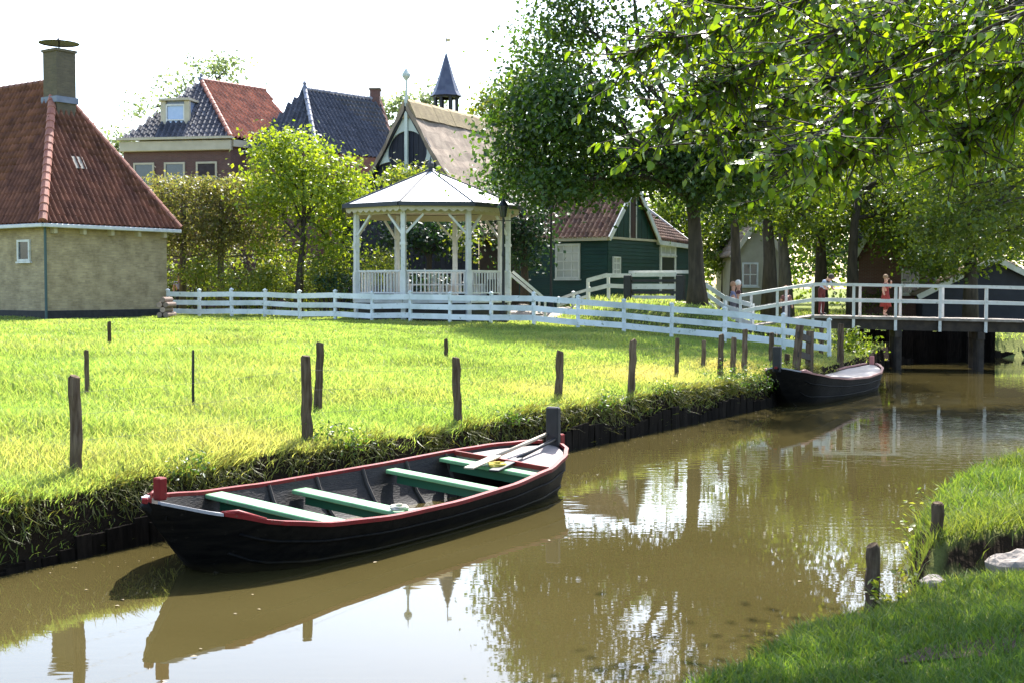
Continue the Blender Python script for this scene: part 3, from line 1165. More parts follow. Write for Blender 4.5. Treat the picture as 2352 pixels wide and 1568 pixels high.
# ------------------------------------------------------------------ brick townhouse with dormer
def townhouse():
    PL, PR = W(283, 330, 66.4), W(530, 330, 65.4)
    ze = 10.3
    A = W(462, 192, 69.0); A.z = 14.0
    e_ = Vector((.62, .785, 0)).normalized()
    B = A + e_ * 4.45
    C = PR + e_ * 5.0
    D = PL + (C - PR)
    z0 = 1.2
    Z = lambda p, z: Vector((p.x, p.y, z))
    root = thing('brick_townhouse', (PL.x, PL.y, hz1(PL.x, PL.y)), 'red brick townhouse with cream cornice, white dormer and slate and orange hipped roof', 'house')
    mb = MB()
    for p, q in ((PL, PR), (PR, C), (C, D), (D, PL)):
        wall_quad(mb, p, q, z0, ze)
    mb.build('wall', M_BRICKR, root)
    u = Z(PR - PL, 0).normalized()
    out = Vector((u.y, -u.x, 0))
    MB().bar(Z(PL, ze - .15) + out * .12 - u * .1, Z(PR, ze - .15) + out * .12 + u * .1, .3, .52).build('cornice', M_CREAM, root, bevel=.03)
    MB().bar(Z(PL, ze + .22) + out * .22 - u * .2, Z(PR, ze + .22) + out * .22 + u * .2, .45, .12).build('cornice_moulding', M_CREAM, root)
    r = Z(C - PR, 0).normalized()
    rout = Vector((r.y, -r.x, 0))
    MB().bar(Z(PR, ze - .05) + rout * .1, Z(C, ze - .05) + rout * .1, .25, .35).build('eaves_board', M_CREAM, root)
    zt = ze + .25
    rf = Roof(root, M_TILE3, .3, .34, 300, label='dark slate-coloured front slope')
    rf.face([Z(PL, zt), Z(PR, zt), A])
    rf.face([Z(D, zt), Z(PL, zt), A, B], tiles=False)
    r1 = rf.build()
    rf = Roof(root, M_TILE2, .26, .34, 300, label='orange tiled side slope')
    rf.face([Z(PR, zt), Z(C, zt), B, A])
    rf.face([Z(C, zt), Z(D, zt), B], tiles=False)
    r2 = rf.build()
    up = Vector((0, 0, .06))
    ridge_tiles(r2, Z(PR, zt) + up, A + up, M_RIDGETILE, .12, .42, 'hip_tile')
    ridge_tiles(r2, A + up, B + up, M_RIDGETILE, .12, .42, 'ridge_tile')
    MB().lathe(A + Vector((0, 0, .05)), [(.16, 0), (.16, .1), (.06, .18), (.09, .3), (.0, .42)], 10).build('finial', M_LEAD, r1)
    for px_ in (331, 402, 475):
        t = (px_ - 283) / (530 - 283)
        c = PL.lerp(PR, t)
        window(root, Z(c, 8.92 - .35) + out * .004, u, 1.15, 1.5, out, 1, 2, frame=.1, fm=M_CREAM)
    # dormer
    dl, dr = W(374, 300, 66.9), W(434, 300, 66.7)
    zb_, ztop = 10.55, 12.62
    back = Vector((-u.y, u.x, 0))
    dc = (dl + dr) / 2
    hw = (dr - dl).length / 2
    d = MB()
    d.ob(Z(dc, (zb_ + ztop) / 2) + back * 1.25, u * hw, back * 1.2, Vector((0, 0, (ztop - zb_) / 2)))
    do = d.build('dormer', mat('dormer_cheek_zinc_skylit', (.22, .26, .38), (.28, .32, .44), rough=.5), root)  # blue skylight falling on the cheeks is put into their colour
    MB().ob(Z(dc, ztop + .06) + back * 1.1, u * (hw + .14), back * 1.35, Vector((0, 0, .06))).build('dormer_roof', M_CREAM, do)
    for sgn in (-1, 1):
        MB().ob(Z(dc, (zb_ + ztop) / 2) + u * sgn * (hw - .06), u * .14, back * .09, Vector((0, 0, (ztop - zb_) / 2 - .01))).build('dormer_pilaster', M_CREAM, do)
        MB().tube([Z(dc, zb_ + .25) + u * sgn * (hw + .12) - back * .08, Z(dc, zb_ + .25) + u * sgn * (hw + .12) + back * .06], .17, 10).build('dormer_scroll', M_CREAM, do)
        MB().tube([Z(dc, zb_ + .75) + u * sgn * (hw + .08) - back * .08, Z(dc, zb_ + .75) + u * sgn * (hw + .08) + back * .06], .1, 10).build('dormer_scroll', M_CREAM, do)
    fw = MB()
    for sgn in (-1, 1):
        fw.ob(Z(dc, 11.62) + u * sgn * (hw - .22) - back * .03, u * .05, back * .05, Vector((0, 0, .82)))
        fw.ob(Z(dc, 11.62 + sgn * .78) - back * .032, u * (hw - .27), back * .05, Vector((0, 0, .05)))
    fw.ob(Z(dc, 11.62) - back * .031, u * (hw - .27), back * .045, Vector((0, 0, .035)))
    fw.build('dormer_window', M_WHITE, do)
    for s2 in (-1, 1):
        MB().ob(Z(dc, 11.62 + s2 * .39) - back * .008, u * (hw - .2), back * .006, Vector((0, 0, .36))).build('dormer_pane', M_GLASSSKY, do)


townhouse()


# ------------------------------------------------------------------ dark tiled house
def dark_house():
    A = W(700, 213, 67.5); B = W(872, 236, 71.5)
    A.z = B.z = 13.3
    E2 = W(728, 350, 64.5); E1 = W(556, 350, 66.0); e_ = (B - A).normalized(); E3 = E2 + e_ * 5.6
    ze, z0 = 9.7, 1.2
    Z = lambda p, z: Vector((p.x, p.y, z))
    E4 = E1 + (E3 - E2)
    root = thing('dark_roofed_house', (E2.x, E2.y, hz1(E2.x, E2.y)), 'house with dark blue-black pantile roof and chimney behind the bright green tree', 'house')
    mb = MB()
    for p, q in ((E1, E2), (E2, E3), (E3, E4), (E4, E1)):
        wall_quad(mb, p, q, z0, ze)
    mb.build('wall', M_BRICKR, root)
    rf = Roof(root, M_TILE3, .27, .34, 300)
    rf.face([Z(E2, ze), Z(E3, ze), B, A])
    rf.face([Z(E1, ze), Z(E2, ze), A])
    rf.face([Z(E3, ze), Z(E4, ze), B], tiles=False)
    rf.face([Z(E4, ze), Z(E1, ze), A, B], tiles=False)
    ro = rf.build()
    up = Vector((0, 0, .06))
    pale = mat('bluegrey_hip_tile', (.20, .21, .26), (.30, .30, .34), rough=.6, rnd=.25)
    ridge_tiles(ro, Z(E2, ze) + up, A + up, pale, .12, .42, 'hip_tile')
    ridge_tiles(ro, A + up, B + up, pale, .11, .42, 'ridge_tile')
    MB().lathe(A + Vector((0, 0, .05)), [(.14, 0), (.14, .1), (.08, .2), (.11, .32), (.0, .45)], 10).build('finial', M_LEAD, ro)
    cb = B.lerp(A, .06)
    c = MB(); c.box(cb.x - .28, cb.x + .28, cb.y - .3, cb.y + .3, 12.0, 13.85)
    co = c.build('chimney', M_BRICKR, root)
    MB().box(cb.x - .33, cb.x + .33, cb.y - .35, cb.y + .35, 13.85, 13.95).build('chimney_cap', M_BRICKCH, co)
    e = (Z(E3, ze) + up * .5, B + up * .5)
    MB().bar(e[0], e[1], .2, .12).build('verge_board', mat('rust_verge', (.20, .09, .06), rough=.8), root)


dark_house()


# ------------------------------------------------------------------ thatched barn with lobed gable boards
def barn():
    ap = Vector((-4.88, 60.0, 11.3))
    u = Vector((.888, -.46, 0)).normalized()
    bk = Vector((.46, .888, 0)).normalized()
    out = -bk
    hw, ze, Ln, z0 = 3.9, 5.35, 13.0, 1.2
    root = thing('thatched_barn', (ap.x, ap.y, hz1(ap.x, ap.y)), 'black timber barn with thatched roof and pale lobed gable boards behind the bandstand', 'barn')
    Z = lambda p, z: Vector((p.x, p.y, z))
    c0 = Z(ap, 0)
    mb = MB()
    for s_ in (-1, 1):
        a = c0 + u * hw * s_ * .97
        wall_quad(mb, a, a + bk * Ln, z0, ze)
    mb.build('side_wall', M_BROWNWOOD, root)
    # gable of upright boards, each one a piece
    nb = 26
    for i in range(nb):
        x0 = -hw * .97 + i * 2 * hw * .97 / nb
        x1 = x0 + 2 * hw * .97 / nb - .02
        zt = lambda x: ap.z - .1 - (ap.z - ze) * abs(x) / hw
        b_ = MB()
        P = lambda x, z, o_: c0 + u * x + out * o_ + Vector((0, 0, z))
        d = .03 + .008 * (i % 2)
        b_.face([P(x0, z0, d), P(x1, z0, d), P(x1, zt(x1), d), P(x0, zt(x0), d)])
        b_.face([P(x0, z0, -.02), P(x0, z0, d), P(x0, zt(x0), d), P(x0, zt(x0), -.02)])
        b_.face([P(x1, z0, d), P(x1, z0, -.02), P(x1, zt(x1), -.02), P(x1, zt(x1), d)])
        b_.build('board', M_BLACKWOOD, root)
    # thatch: two thick slopes with soft uneven surface
    sl = MB()
    n1, n2 = 26, 16
    for s_ in (-1, 1):
        grid = []
        for i in range(n1 + 1):
            row = []
            for j in range(n2 + 1):
                t = j / n2
                x = (hw + .35) * t
                z = ap.z + .18 - (ap.z - ze + .25) * t - .22 * math.sin(math.pi * t)
                wv_ = .05 * math.sin(i * 1.3 + j * .9) + .04 * math.sin(i * .7 - j * 1.9)
                row.append(c0 + u * s_ * (x + .05) + bk * (-.32 + (Ln + .5) * i / n1) + Vector((0, 0, z + wv_)))
            grid.append(row)
        for i in range(n1):
            for j in range(n2):
                sl.face([grid[i][j], grid[i + 1][j], grid[i + 1][j + 1], grid[i][j + 1]])
        for j in range(n2):                                     # cut edge at the gable, .32 thick
            a, b_ = grid[0][j], grid[0][j + 1]
            dn = Vector((0, 0, -.32))
            sl.face([a, b_, b_ + dn, a + dn])
        for i in range(n1):
            a, b_ = grid[i][n2], grid[i + 1][n2]
            dn = Vector((0, 0, -.3)) - u * s_ * .25
            sl.face([a, b_, b_ + dn, a + dn])
    ro = sl.build('thatch_roof', M_THATCH, root, smooth=True)
    cap = MB()
    n = 24
    for i in range(n):
        y0, y1 = -.25 + Ln * i / n, -.25 + Ln * (i + 1) / n
        prof = [(-.56, -.86), (-.4, -.52), (-.2, -.1), (0, .06), (.2, -.1), (.4, -.52), (.56, -.86)]
        k = .012 * math.sin(i * 1.9)
        for (xa, za), (xb, zb) in zip(prof[:-1], prof[1:]):
            q = lambda x, z, y: c0 + u * x * 1.02 + bk * y + Vector((0, 0, ap.z + .34 + z + k))
            cap.face([q(xa, za, y0), q(xb, zb, y0), q(xb, zb, y1), q(xa, za, y1)])
        if i == 0:
            cap.face([c0 + u * x * 1.02 + bk * y0 + Vector((0, 0, ap.z + .34 + z + k)) for x, z in prof])
    cap.build('ridge_cap', M_THATCHCAP, ro, smooth=False)
    # pale lobed gable boards, black barge edge
    for s_ in (-1, 1):
        outer, inner = [], []
        K = 22
        for i in range(K + 1):
            t = i / K
            outer.append((s_ * (0.02 + 2.52 * t), -.12 - 3.9 * t))
            if t < .55:
                a = t / .55 * math.pi * .64
                inner.append((s_ * 1.08 * math.sin(a), -2.10 + 1.0 * math.cos(a)))
            else:
                a = (t - .55) / .45 * math.pi / 2
                inner.append((s_ * (.99 + 1.52 * math.sin(a) * .98), -2.53 - 1.42 * (1 - math.cos(a))))
        b_ = MB()
        q = lambda p, o_: c0 + u * p[0] + out * o_ + Vector((0, 0, ap.z + p[1]))
        for i in range(K):
            b_.face([q(outer[i], .14), q(outer[i + 1], .14), q(inner[i + 1], .14), q(inner[i], .14)])
            b_.face([q(inner[i], .14), q(inner[i + 1], .14), q(inner[i + 1], .06), q(inner[i], .06)])
        b_.build('gable_board', M_PALEGREEN, root)
        MB().bar(q((0, .02), .22), q((s_ * 3.95, .02 - 6.3), .22), .10, .2, up=u * s_ + Vector((0, 0, .6))).build('barge_board', M_RAILDARK, root)
    MB().bar(c0 + out * .2 + Vector((0, 0, ap.z - 3.6)), c0 + out * .2 + Vector((0, 0, ap.z + .5)), .12, .16, up=u).build('gable_post', M_PALEGREEN, root)
    MB().lathe(c0 + out * .2 + Vector((0, 0, ap.z + .5)), [(.05, 0), (.05, .75), (.10, .8), (.2, .95), (.2, 1.05), (.1, 1.2), (.03, 1.3), (.0, 1.65)], 10).build('finial', M_PALEGREEN, root)


barn()


# ------------------------------------------------------------------ belfry
def belfry():
    c = W(1025, 240, 80)
    root = thing('belfry', (c.x, c.y, hz1(c.x, c.y)), 'small belfry with pointed slate spire and arched openings above the thatch', 'tower')
    hb = 1.0
    MB().box(c.x - .72, c.x + .72, c.y - .72, c.y + .72, 1.0, 13.75).build('tower_body', M_BRICKR, root)
    n = 8
    zs = 14.95
    for k in range(n):
        a0 = 2 * math.pi * (k + .5) / n
        p = Vector((c.x + .72 * math.cos(a0), c.y + .72 * math.sin(a0), 0))
        MB().tube([p + Vector((0, 0, 13.85)), p + Vector((0, 0, 14.75))], .11, 6).build('lantern_post', M_RAILDARK, root)
    MB().lathe((c.x, c.y, 14.5), [(.6, .2), (.84, .2), (.86, .42), (.6, .42)], 8).build('lantern_head', M_RAILDARK, root)
    sp = []
    prof = [(1.02, zs - .12), (.82, zs + .18), (.5, zs + 1.05), (.2, zs + 2.05), (.05, zs + 2.55)]
    for i in range(len(prof) - 1):
        pass
    MB().lathe((c.x, c.y, 0), prof, 8).build('spire', M_SLATE, root)
    MB().tube([(c.x, c.y, zs + 2.4), (c.x, c.y, zs + 3.6)], .03, 6).build('vane_rod', M_LEAD, root)
    MB().box(c.x - .02, c.x + .26, c.y - .015, c.y + .015, zs + 3.3, zs + 3.5).build('weather_vane', mat('gilt', (.6, .5, .25), rough=.4), root)


belfry()


# ------------------------------------------------------------------ green clapboard house
def green_house():
    C = Vector((4.15, 55.0, 0))
    u = Vector((.848, -.53, 0)).normalized()              # long wall direction, coming nearer to the right
    bk = Vector((.53, .848, 0)).normalized()
    lout, gout = -bk, u
    Ln, Wd, An = 4.5, 4.8, 4.0
    z0, ze, za = 1.9, 5.0, 7.45
    Z = lambda p, z: Vector((p.x, p.y, z))
    root = thing('green_cottage', (C.x, C.y, hz1(C.x, C.y)), 'dark green clapboard cottage with white bargeboards and brown pantile roof', 'house')
    G = C + bk * Wd
    Q = G + bk * An
    S = C - u * Ln
    # core walls behind the clapboards
    mb = MB()
    i_ = .03
    for p, q in ((S - lout * i_, C - lout * i_ - gout * i_), (C - gout * i_ - lout * i_, Q - gout * i_), (Q, Q - u * Ln), (S + bk * (Wd + An), S)):
        wall_quad(mb, p, q, z0, ze)
    mb.build('wall', M_GREENWOOD, root)
    bh = .17
    for (p, q, o_) in ((S, C, lout), (C, Q, gout)):
        z = z0 + .2
        while z < ze - .1:
            a, b_ = Z(p, z + bh / 2) + o_ * .012, Z(q, z + bh / 2) + o_ * .012
            MB().bar(a, b_, .03, bh, up=Vector((0, 0, 1)) + o_ * -.12).build('plank', M_GREENWOOD, root)
            z += bh - .004
    # upright boards of the gable triangle
    nb = 16
    for i in range(nb):
        t0, t1 = i / nb, (i + .93) / nb
        zt = lambda t: ze + (za - ze) * (1 - abs(2 * t - 1)) - .03
        strip_ = 6.5 <= i < 9
        o_ = .03 + .006 * (i % 2)
        p0, p1 = C + bk * Wd * t0 + gout * o_, C + bk * Wd * t1 + gout * o_
        MB().face([Z(p0, ze), Z(p1, ze), Z(p1, zt(t1)), Z(p0, zt(t0))]).build('gable_plank', M_BROWNWOOD if strip_ else M_GREENWOOD, root)
    for t in (7 / nb - .012, 9 / nb - .0):
        p = C + bk * Wd * t + gout * .05
        MB().bar(Z(p, ze), Z(p, ze + (za - ze) * (1 - abs(2 * t - 1)) - .05), .04, .05, up=bk).build('gable_batten', M_WHITE, root)
    # roof
    zt0 = ze - .05
    ov = .18
    a0, a1 = Z(S + lout * .2 - u * .2, zt0), Z(C + lout * .2 + u * ov, zt0)
    m0, m1 = Z(S + bk * Wd / 2 - u * .2, za + .08), Z(C + bk * Wd / 2 + u * ov, za + .08)
    b0, b1 = Z(S + bk * (Wd + .1) - u * .2, zt0), Z(G + bk * .1 + u * ov, zt0)
    rf = Roof(root, M_TILE4, .25, .31, 300)
    rf.face([a0, a1, m1, m0])
    rf.face([b1, b0, m0, m1], tiles=False)
    ro = rf.build()
    ridge_tiles(ro, m0 + Vector((0, 0, .06)), m1 + Vector((0, 0, .06)), M_TILE4, .12, .4, 'ridge_tile')
    for p, q in ((a1, m1), (b1, m1)):
        MB().bar(p + u * .03 + Vector((0, 0, -.02)), q + u * .03 + Vector((0, 0, -.02)), .06, .24).build('bargeboard', M_WHITE, root)
    MB().bar(Z(S, ze - .06) + lout * .12, Z(C, ze - .06) + lout * .12 + u * .1, .2, .16).build('eaves_board', M_CREAM, root)
    MB().bar(Z(C, ze - .01) + gout * .06, Z(G, ze - .01) + gout * .06, .06, .10).build('string_board', M_CREAM, root)
    MB().bar(m1 + Vector((0, 0, -.4)) + u * .08, m1 + Vector((0, 0, .5)) + u * .08, .07, .07, up=bk).build('finial', M_WHITE, root)
    # annex along the gable wall
    an0, an1 = Z(G + u * .15, ze + .02), Z(Q + u * .15, ze - .1)
    ar = Roof(root, M_TILE4, .25, .31, 0, name='annex_roof')
    ar.face([an0, an1, Z(Q - u * 2.6, za - .6), Z(G - u * 2.6, za - .6)])
    ar.build()
    MB().bar(an0 + Vector((0, 0, -.1)), an1 + Vector((0, 0, -.1)), .18, .2).build('eaves_board', M_WHITE, root)
    MB().bar(Z(Q, ze) - u * 2.6 + Vector((0, 0, 1.9)) + bk * .05, Z(Q, ze - .15) + bk * .05 + u * .2, .08, .2).build('bargeboard', M_WHITE, root)
    # openings
    wl = C - u * 1.95 + lout * .03
    window(root, Z(wl, 3.98), u, 1.25, 1.55, lout, 3, 4, glass=M_GLASSPALE, frame=.09)
    window(root, Z(C + bk * .75 + gout * .03, 3.75), bk, .72, .85, gout, 2, 3, glass=M_GLASSPALE, frame=.06)
    dcen = G + bk * 1.25 + gout * .035
    MB().ob(Z(dcen, 3.28), bk * .72, gout * .012, Vector((0, 0, .98))).build('door', mat('black_green_door', (.008, .016, .016), rough=.4), root)
    fr = MB()
    for s_ in (-1, 1):
        fr.ob(Z(dcen + bk * s_ * .8, 3.5), bk * .08, gout * .06, Vector((0, 0, 1.22)))
    fr.ob(Z(dcen, 4.32), bk * .72, gout * .062, Vector((0, 0, .07)))
    fr.build('door_frame', M_WHITE, root)
    window(root, Z(dcen, 4.58), bk, 1.7, .44, gout, 3, 1, glass=M_GLASSPALE, frame=.06)


green_house()


# ------------------------------------------------------------------ houses behind the bridge
def gabled_house(name, label, px0, px1, Y, zb, ze, za, wallm, roofm, barge, win=None, depth=6.0, turn=0.0):
    p = W(px0, 640, Y); q = W(px1, 640, Y - turn)
    p.z = q.z = 0
    Z = lambda v, z: Vector((v.x, v.y, z))
    u = (q - p).normalized()
    bk = Vector((-u.y, u.x, 0))
    root = thing(name, (p.x, p.y, hz1(p.x, p.y)), label, 'house')
    mb = MB()
    p2, q2 = p + bk * depth, q + bk * depth
    for a, b_ in ((p, q), (q, q2), (q2, p2), (p2, p)):
        wall_quad(mb, a, b_, zb, ze)
    m_ = (p + q) / 2
    mb.face([Z(p, ze), Z(q, ze), Z(m_, za)])
    mb.build('wall', wallm, root)
    rf = Roof(root, roofm, .28, .36, 0)
    e0, e1 = p - u * .25 - bk * .25, q + u * .25 - bk * .25
    t = .25 * (za - ze) / ((q - p).length / 2)
    mf, mbk = m_ - bk * .25, m_ + bk * depth
    rf.face([Z(e1, ze - t + .05), Z(e1 + bk * (depth + .25), ze - t + .05), Z(mbk, za + .08), Z(mf, za + .08)])
    rf.face([Z(e0 + bk * (depth + .25), ze - t + .05), Z(e0, ze - t + .05), Z(mf, za + .08), Z(mbk, za + .08)])
    rf.build()
    for e in (e0, e1):
        MB().bar(Z(e, ze - t) - bk * .04, Z(mf, za + .04) - bk * .04, .06, .24).build('bargeboard', barge, root)
    if win:
        for (k, zc, w_, h_, cols, rows) in win:
            window(root, Z(p.lerp(q, k), zc) - bk * .004, u, w_, h_, -bk, cols, rows, frame=.09)
    return root


gabled_house('brick_cottage', 'shaded red brick cottage with grey-green bargeboards beyond the bridge', 1972, 2125, 60, 1.0, 4.5, 7.2, M_BRICKR, M_TILE4, M_PALEGREEN, [(.78, 3.1, .8, 1.2, 2, 2)], turn=1.2)
gabled_house('beige_cottage', 'beige plastered cottage with white framed window between the tree trunks', 1688, 1790, 66, 1.0, 4.7, 6.3, M_BEIGE, M_THATCH, M_CREAM, [(.34, 3.5, .85, 1.25, 2, 2)], turn=0)
gabled_house('dark_boathouse', 'dark boathouse with broad white bargeboards by the bridge railing', 2120, 2450, 57, .8, 2.5, 4.05, M_BLACKWOOD, M_THATCH, M_WHITE, turn=1.0)

# ================================================================== BANDSTAND
def bandstand():
    c = Vector(((990 - CX) / F_PX * 48.4, 48.4, 0))
    R, RE = 3.06, 3.58
    zg = hz1(c.x, c.y)
    zf, zr, ze, za = 2.50, 3.42, 5.72, 7.30
    root = thing('bandstand', (c.x, c.y, zg), 'white octagonal bandstand with pale peaked roof and scalloped eaves', 'bandstand')
    # angle measured from the direction towards the camera, clockwise as seen from above
    def P(r, deg, z):
        a = math.radians(deg)
        return Vector((c.x + r * math.sin(a), c.y - r * math.cos(a), z))
    ang = [-60, -15, 30, 75, 120, 165, 210, 255]
    for a in ang:
        p = P(R, a, 0)
        rad = (p - c).normalized()
        tan = Vector((-rad.y, rad.x, 0))
        mb = MB()
        hgt = ze - (zg - .25)
        mb.ob(Vector((p.x, p.y, (ze + zg - .25) / 2)), rad * .085, tan * .085, Vector((0, 0, hgt / 2)))
        po = mb.build('post', M_WHITE, root, bevel=.012)
        MB().ob(Vector((p.x, p.y, zf + 1.9)), rad * .11, tan * .11, Vector((0, 0, .05))).build('collar', M_WHITE, po)
        MB().ob(Vector((p.x, p.y, zf + .45)), rad * .105, tan * .105, Vector((0, 0, .45))).build('plinth_casing', M_WHITE, po)
        for da in (-45, 45):
            q = P(R, a + da, 0)
            d = (q - p).normalized()
            MB().bar(Vector((p.x, p.y, ze - .95)) + d * .08, Vector((p.x, p.y, ze - .25)) + d * .72, .07, .08).build('brace', M_WHITE, po)
    for i, a in enumerate(ang):
        a2 = a + 45
        p, q = P(R, a, 0), P(R, a2, 0)
        d = (q - p).normalized()
        Z = lambda v, z: Vector((v.x, v.y, z))
        MB().bar(Z(p, ze - .12) + d * .09, Z(q, ze - .12) - d * .09, .1, .24).build('beam', M_CREAM, root)
        # railing panel, left open where the steps are
        if a != 75:
            rl = MB()
            rl.bar(Z(p, zr) + d * .1, Z(q, zr) - d * .1, .07, .06)
            ro = rl.build('handrail', M_WHITE, root)
            MB().bar(Z(p, zf + .12) + d * .1, Z(q, zf + .12) - d * .1, .05, .05).build('bottom_rail', M_WHITE, ro)
            L_ = (q - p).length
            n = 15
            for k in range(1, n):
                b_ = Z(p, 0) + d * (L_ * k / n)
                MB().bar(Z(b_, zf + .145), Z(b_, zr - .03), .032, .032, up=d).build('baluster', M_WHITE, ro)
        # platform skirt board per side
        MB().bar(Z(P(R + .12, a, 0), zf - .13) + d * .02, Z(P(R + .12, a2, 0), zf - .13) - d * .02, .05, .22).build('skirt_board', M_WHITE, root)
        MB().bar(Z(P(R + .02, a, 0), (zf - .24 + zg - .2) / 2) + d * .12, Z(P(R + .02, a2, 0), (zf - .24 + zg - .2) / 2) - d * .12, .05, zf - .26 - zg + .2).build('base_panel', M_RAILDARK, root)
        # roof panel
        e0, e1, t = P(RE, a, ze + .1), P(RE, a2, ze + .1), Vector((c.x, c.y, za))
        nrm = (e1 - e0).cross(t - e0).normalized()
        if nrm.z < 0: nrm = -nrm
        m_ = MB()
        m_.face([e0, e1, t]); m_.face([t - nrm * .05, e1 - nrm * .05, e0 - nrm * .05])
        m_.face([e0 - nrm * .05, e1 - nrm * .05, e1, e0])
        m_.build('roof_panel', M_GAZROOF, root)
        MB().bar(e0 + Vector((0, 0, .02)), t + Vector((0, 0, .02)), .05, .05).build('roof_rib', M_GAZDARK, root)
        MB().bar(e0 + Vector((0, 0, -.02)), e1 + Vector((0, 0, -.02)), .12, .15).build('fascia', M_GAZDARK, root)
        # scalloped valance
        sc = MB()
        n = 9
        dd = (e1 - e0).normalized(); L_ = (e1 - e0).length
        rad = Vector((-dd.y, dd.x, 0))
        f0 = e0.lerp(c, .035); f1 = e1.lerp(c, .035)
        f0.z = f1.z = ze + .0
        for k in range(n):
            a0, b0 = f0.lerp(f1, k / n), f0.lerp(f1, (k + 1) / n)
            pts = [a0 + Vector((0, 0, .02)), b0 + Vector((0, 0, .02))]
            for j in range(7):
                t_ = j / 6
                pp = b0.lerp(a0, t_)
                pts.append(pp + Vector((0, 0, -.10 - .085 * math.sin(math.pi * t_))))
            sc.face(pts)
        vo = sc.build('valance', M_CREAM, root)
        vo.modifiers.new('thick', 'SOLIDIFY').thickness = .025
        # ceiling boards
        MB().face([P(R, a, ze + .02), P(R, a2, ze + .02), Vector((c.x, c.y, ze + .5))]).build('ceiling_panel', M_CREAM, root)
    fl = MB()
    fl.face([P(R + .1, a, zf) for a in ang])
    fl.build('floor', M_BRIDGEWOOD, root)
    MB().lathe((c.x, c.y, za - .06), [(.22, 0), (.20, .06), (.08, .12), (.13, .24), (.13, .3), (.05, .4), (.0, .62)], 10).build('finial', M_GAZDARK, root)
    # steps and sloping handrails on the open side
    om = 97.5
    o = P(R, om, 0); od = (o - c).normalized(); tn = Vector((-od.y, od.x, 0))
    for k in range(4):
        zz = zf - .18 * (k + 1)
        MB().ob(Vector((o.x, o.y, zz)) + od * (.2 + .28 * k), od * .15, tn * .7, Vector((0, 0, .03))).build('step', M_BRIDGEWOOD, root)
    for s_ in (-1, 1):
        a0 = Vector((o.x, o.y, zr)) + tn * s_ * .75
        b0 = Vector((o.x, o.y, zg + .75)) + od * 1.25 + tn * s_ * .75
        MB().bar(a0, b0, .06, .1).build('stair_rail', M_WHITE, root)
        MB().bar(b0 + Vector((0, 0, -.9)), b0, .08, .08, up=tn).build('stair_post', M_WHITE, root)
    # benches and a barrel on the platform
    for i, (a, r_) in enumerate(((190, 2.1), (150, 2.2), (110, 2.0))):
        p = P(r_, a, zf)
        rad = (p - Vector((c.x, c.y, zf))).normalized(); tan = Vector((-rad.y, rad.x, 0))
        b = thing('bench', p, 'white slatted bench standing inside the bandstand', 'bench', 'benches inside the bandstand')
        MB().ob(p + Vector((0, 0, .43)), tan * .75, rad * .2, Vector((0, 0, .03))).build('seat', M_WHITE, b)
        for s_ in (-1, 1):
            MB().ob(p + tan * s_ * .6 + Vector((0, 0, .2)), tan * .04, rad * .18, Vector((0, 0, .2))).build('leg', M_WHITE, b)
    bp_ = P(2.35, 88, zf)
    br = thing('barrel', bp_, 'dark wooden barrel on the bandstand floor by the steps', 'barrel')
    MB().lathe(bp_, [(.0, 0), (.20, 0), (.26, .3), (.20, .62), (.0, .62)], 14).build('barrel_body', M_DARKWOOD, br, smooth=True)
    for h_ in (.12, .5):
        MB().lathe(bp_ + Vector((0, 0, h_)), [(.232, 0), (.25, 0), (.25, .05), (.232, .05)], 14).build('hoop', M_IRON, br)


bandstand()


# ------------------------------------------------------------------ white board fence round the meadow
def board_fence(name, label, pts, spacing, h, boards, m, post_w=.10, bw=.13, cap=True, group=None, rise=None):
    """posts follow the ground; boards butt between posts on the meadow side"""
    P = []
    for (ax, ay), (bx, by) in zip(pts[:-1], pts[1:]):
        n = max(1, round(math.hypot(bx - ax, by - ay) / spacing))
        for k in range(n):
            P.append((ax + (bx - ax) * k / n, ay + (by - ay) * k / n))
    P.append(pts[-1])
    root = thing(name, (P[0][0], P[0][1], hz1(*P[0])), label, 'fence', group)
    prev = None
    for i, (x, y) in enumerate(P):
        z = hz1(x, y) + (rise(x, y) if rise else 0)
        j = random.uniform(-.015, .015)
        if i + 1 < len(P): d = Vector((P[i + 1][0] - x, P[i + 1][1] - y, 0)).normalized()
        nrm = Vector((-d.y, d.x, 0))
        tl_ = d * random.uniform(-.02, .02) + nrm * random.uniform(-.02, .02)
        MB().ob((x, y, z + h / 2 - .1), d * post_w / 2, nrm * post_w / 2, Vector((0, 0, h / 2 + .1 + j)) + tl_).build('post', m, root)
        if cap:
            t = z + h + j
            mb = MB()
            q = [Vector((x, y, t)) + d * a * post_w * .62 + nrm * b_ * post_w * .62 for a, b_ in ((-1, -1), (1, -1), (1, 1), (-1, 1))]
            q2 = [v + Vector((0, 0, .035)) for v in q]
            ap = Vector((x, y, t + .09))
            for k in range(4):
                mb.face([q[k], q[(k + 1) % 4], q2[(k + 1) % 4], q2[k]])
                mb.face([q2[k], q2[(k + 1) % 4], ap])
            mb.build('post_cap', m, root)
        if prev is not None:
            px_, py_, pz = prev
            dd = Vector((x - px_, y - py_, 0)).normalized()
            nn = Vector((-dd.y, dd.x, 0))
            off = -nn * (post_w / 2 + .014)
            for f in boards:
                a = Vector((px_, py_, pz + f * h)) + off + dd * .005
                b_ = Vector((x, y, z + f * h + random.uniform(-.022, .022))) + off - dd * .005
                MB().bar(a, b_, .025, bw).build('board', m, root)
        prev = (x, y, z)
    return root


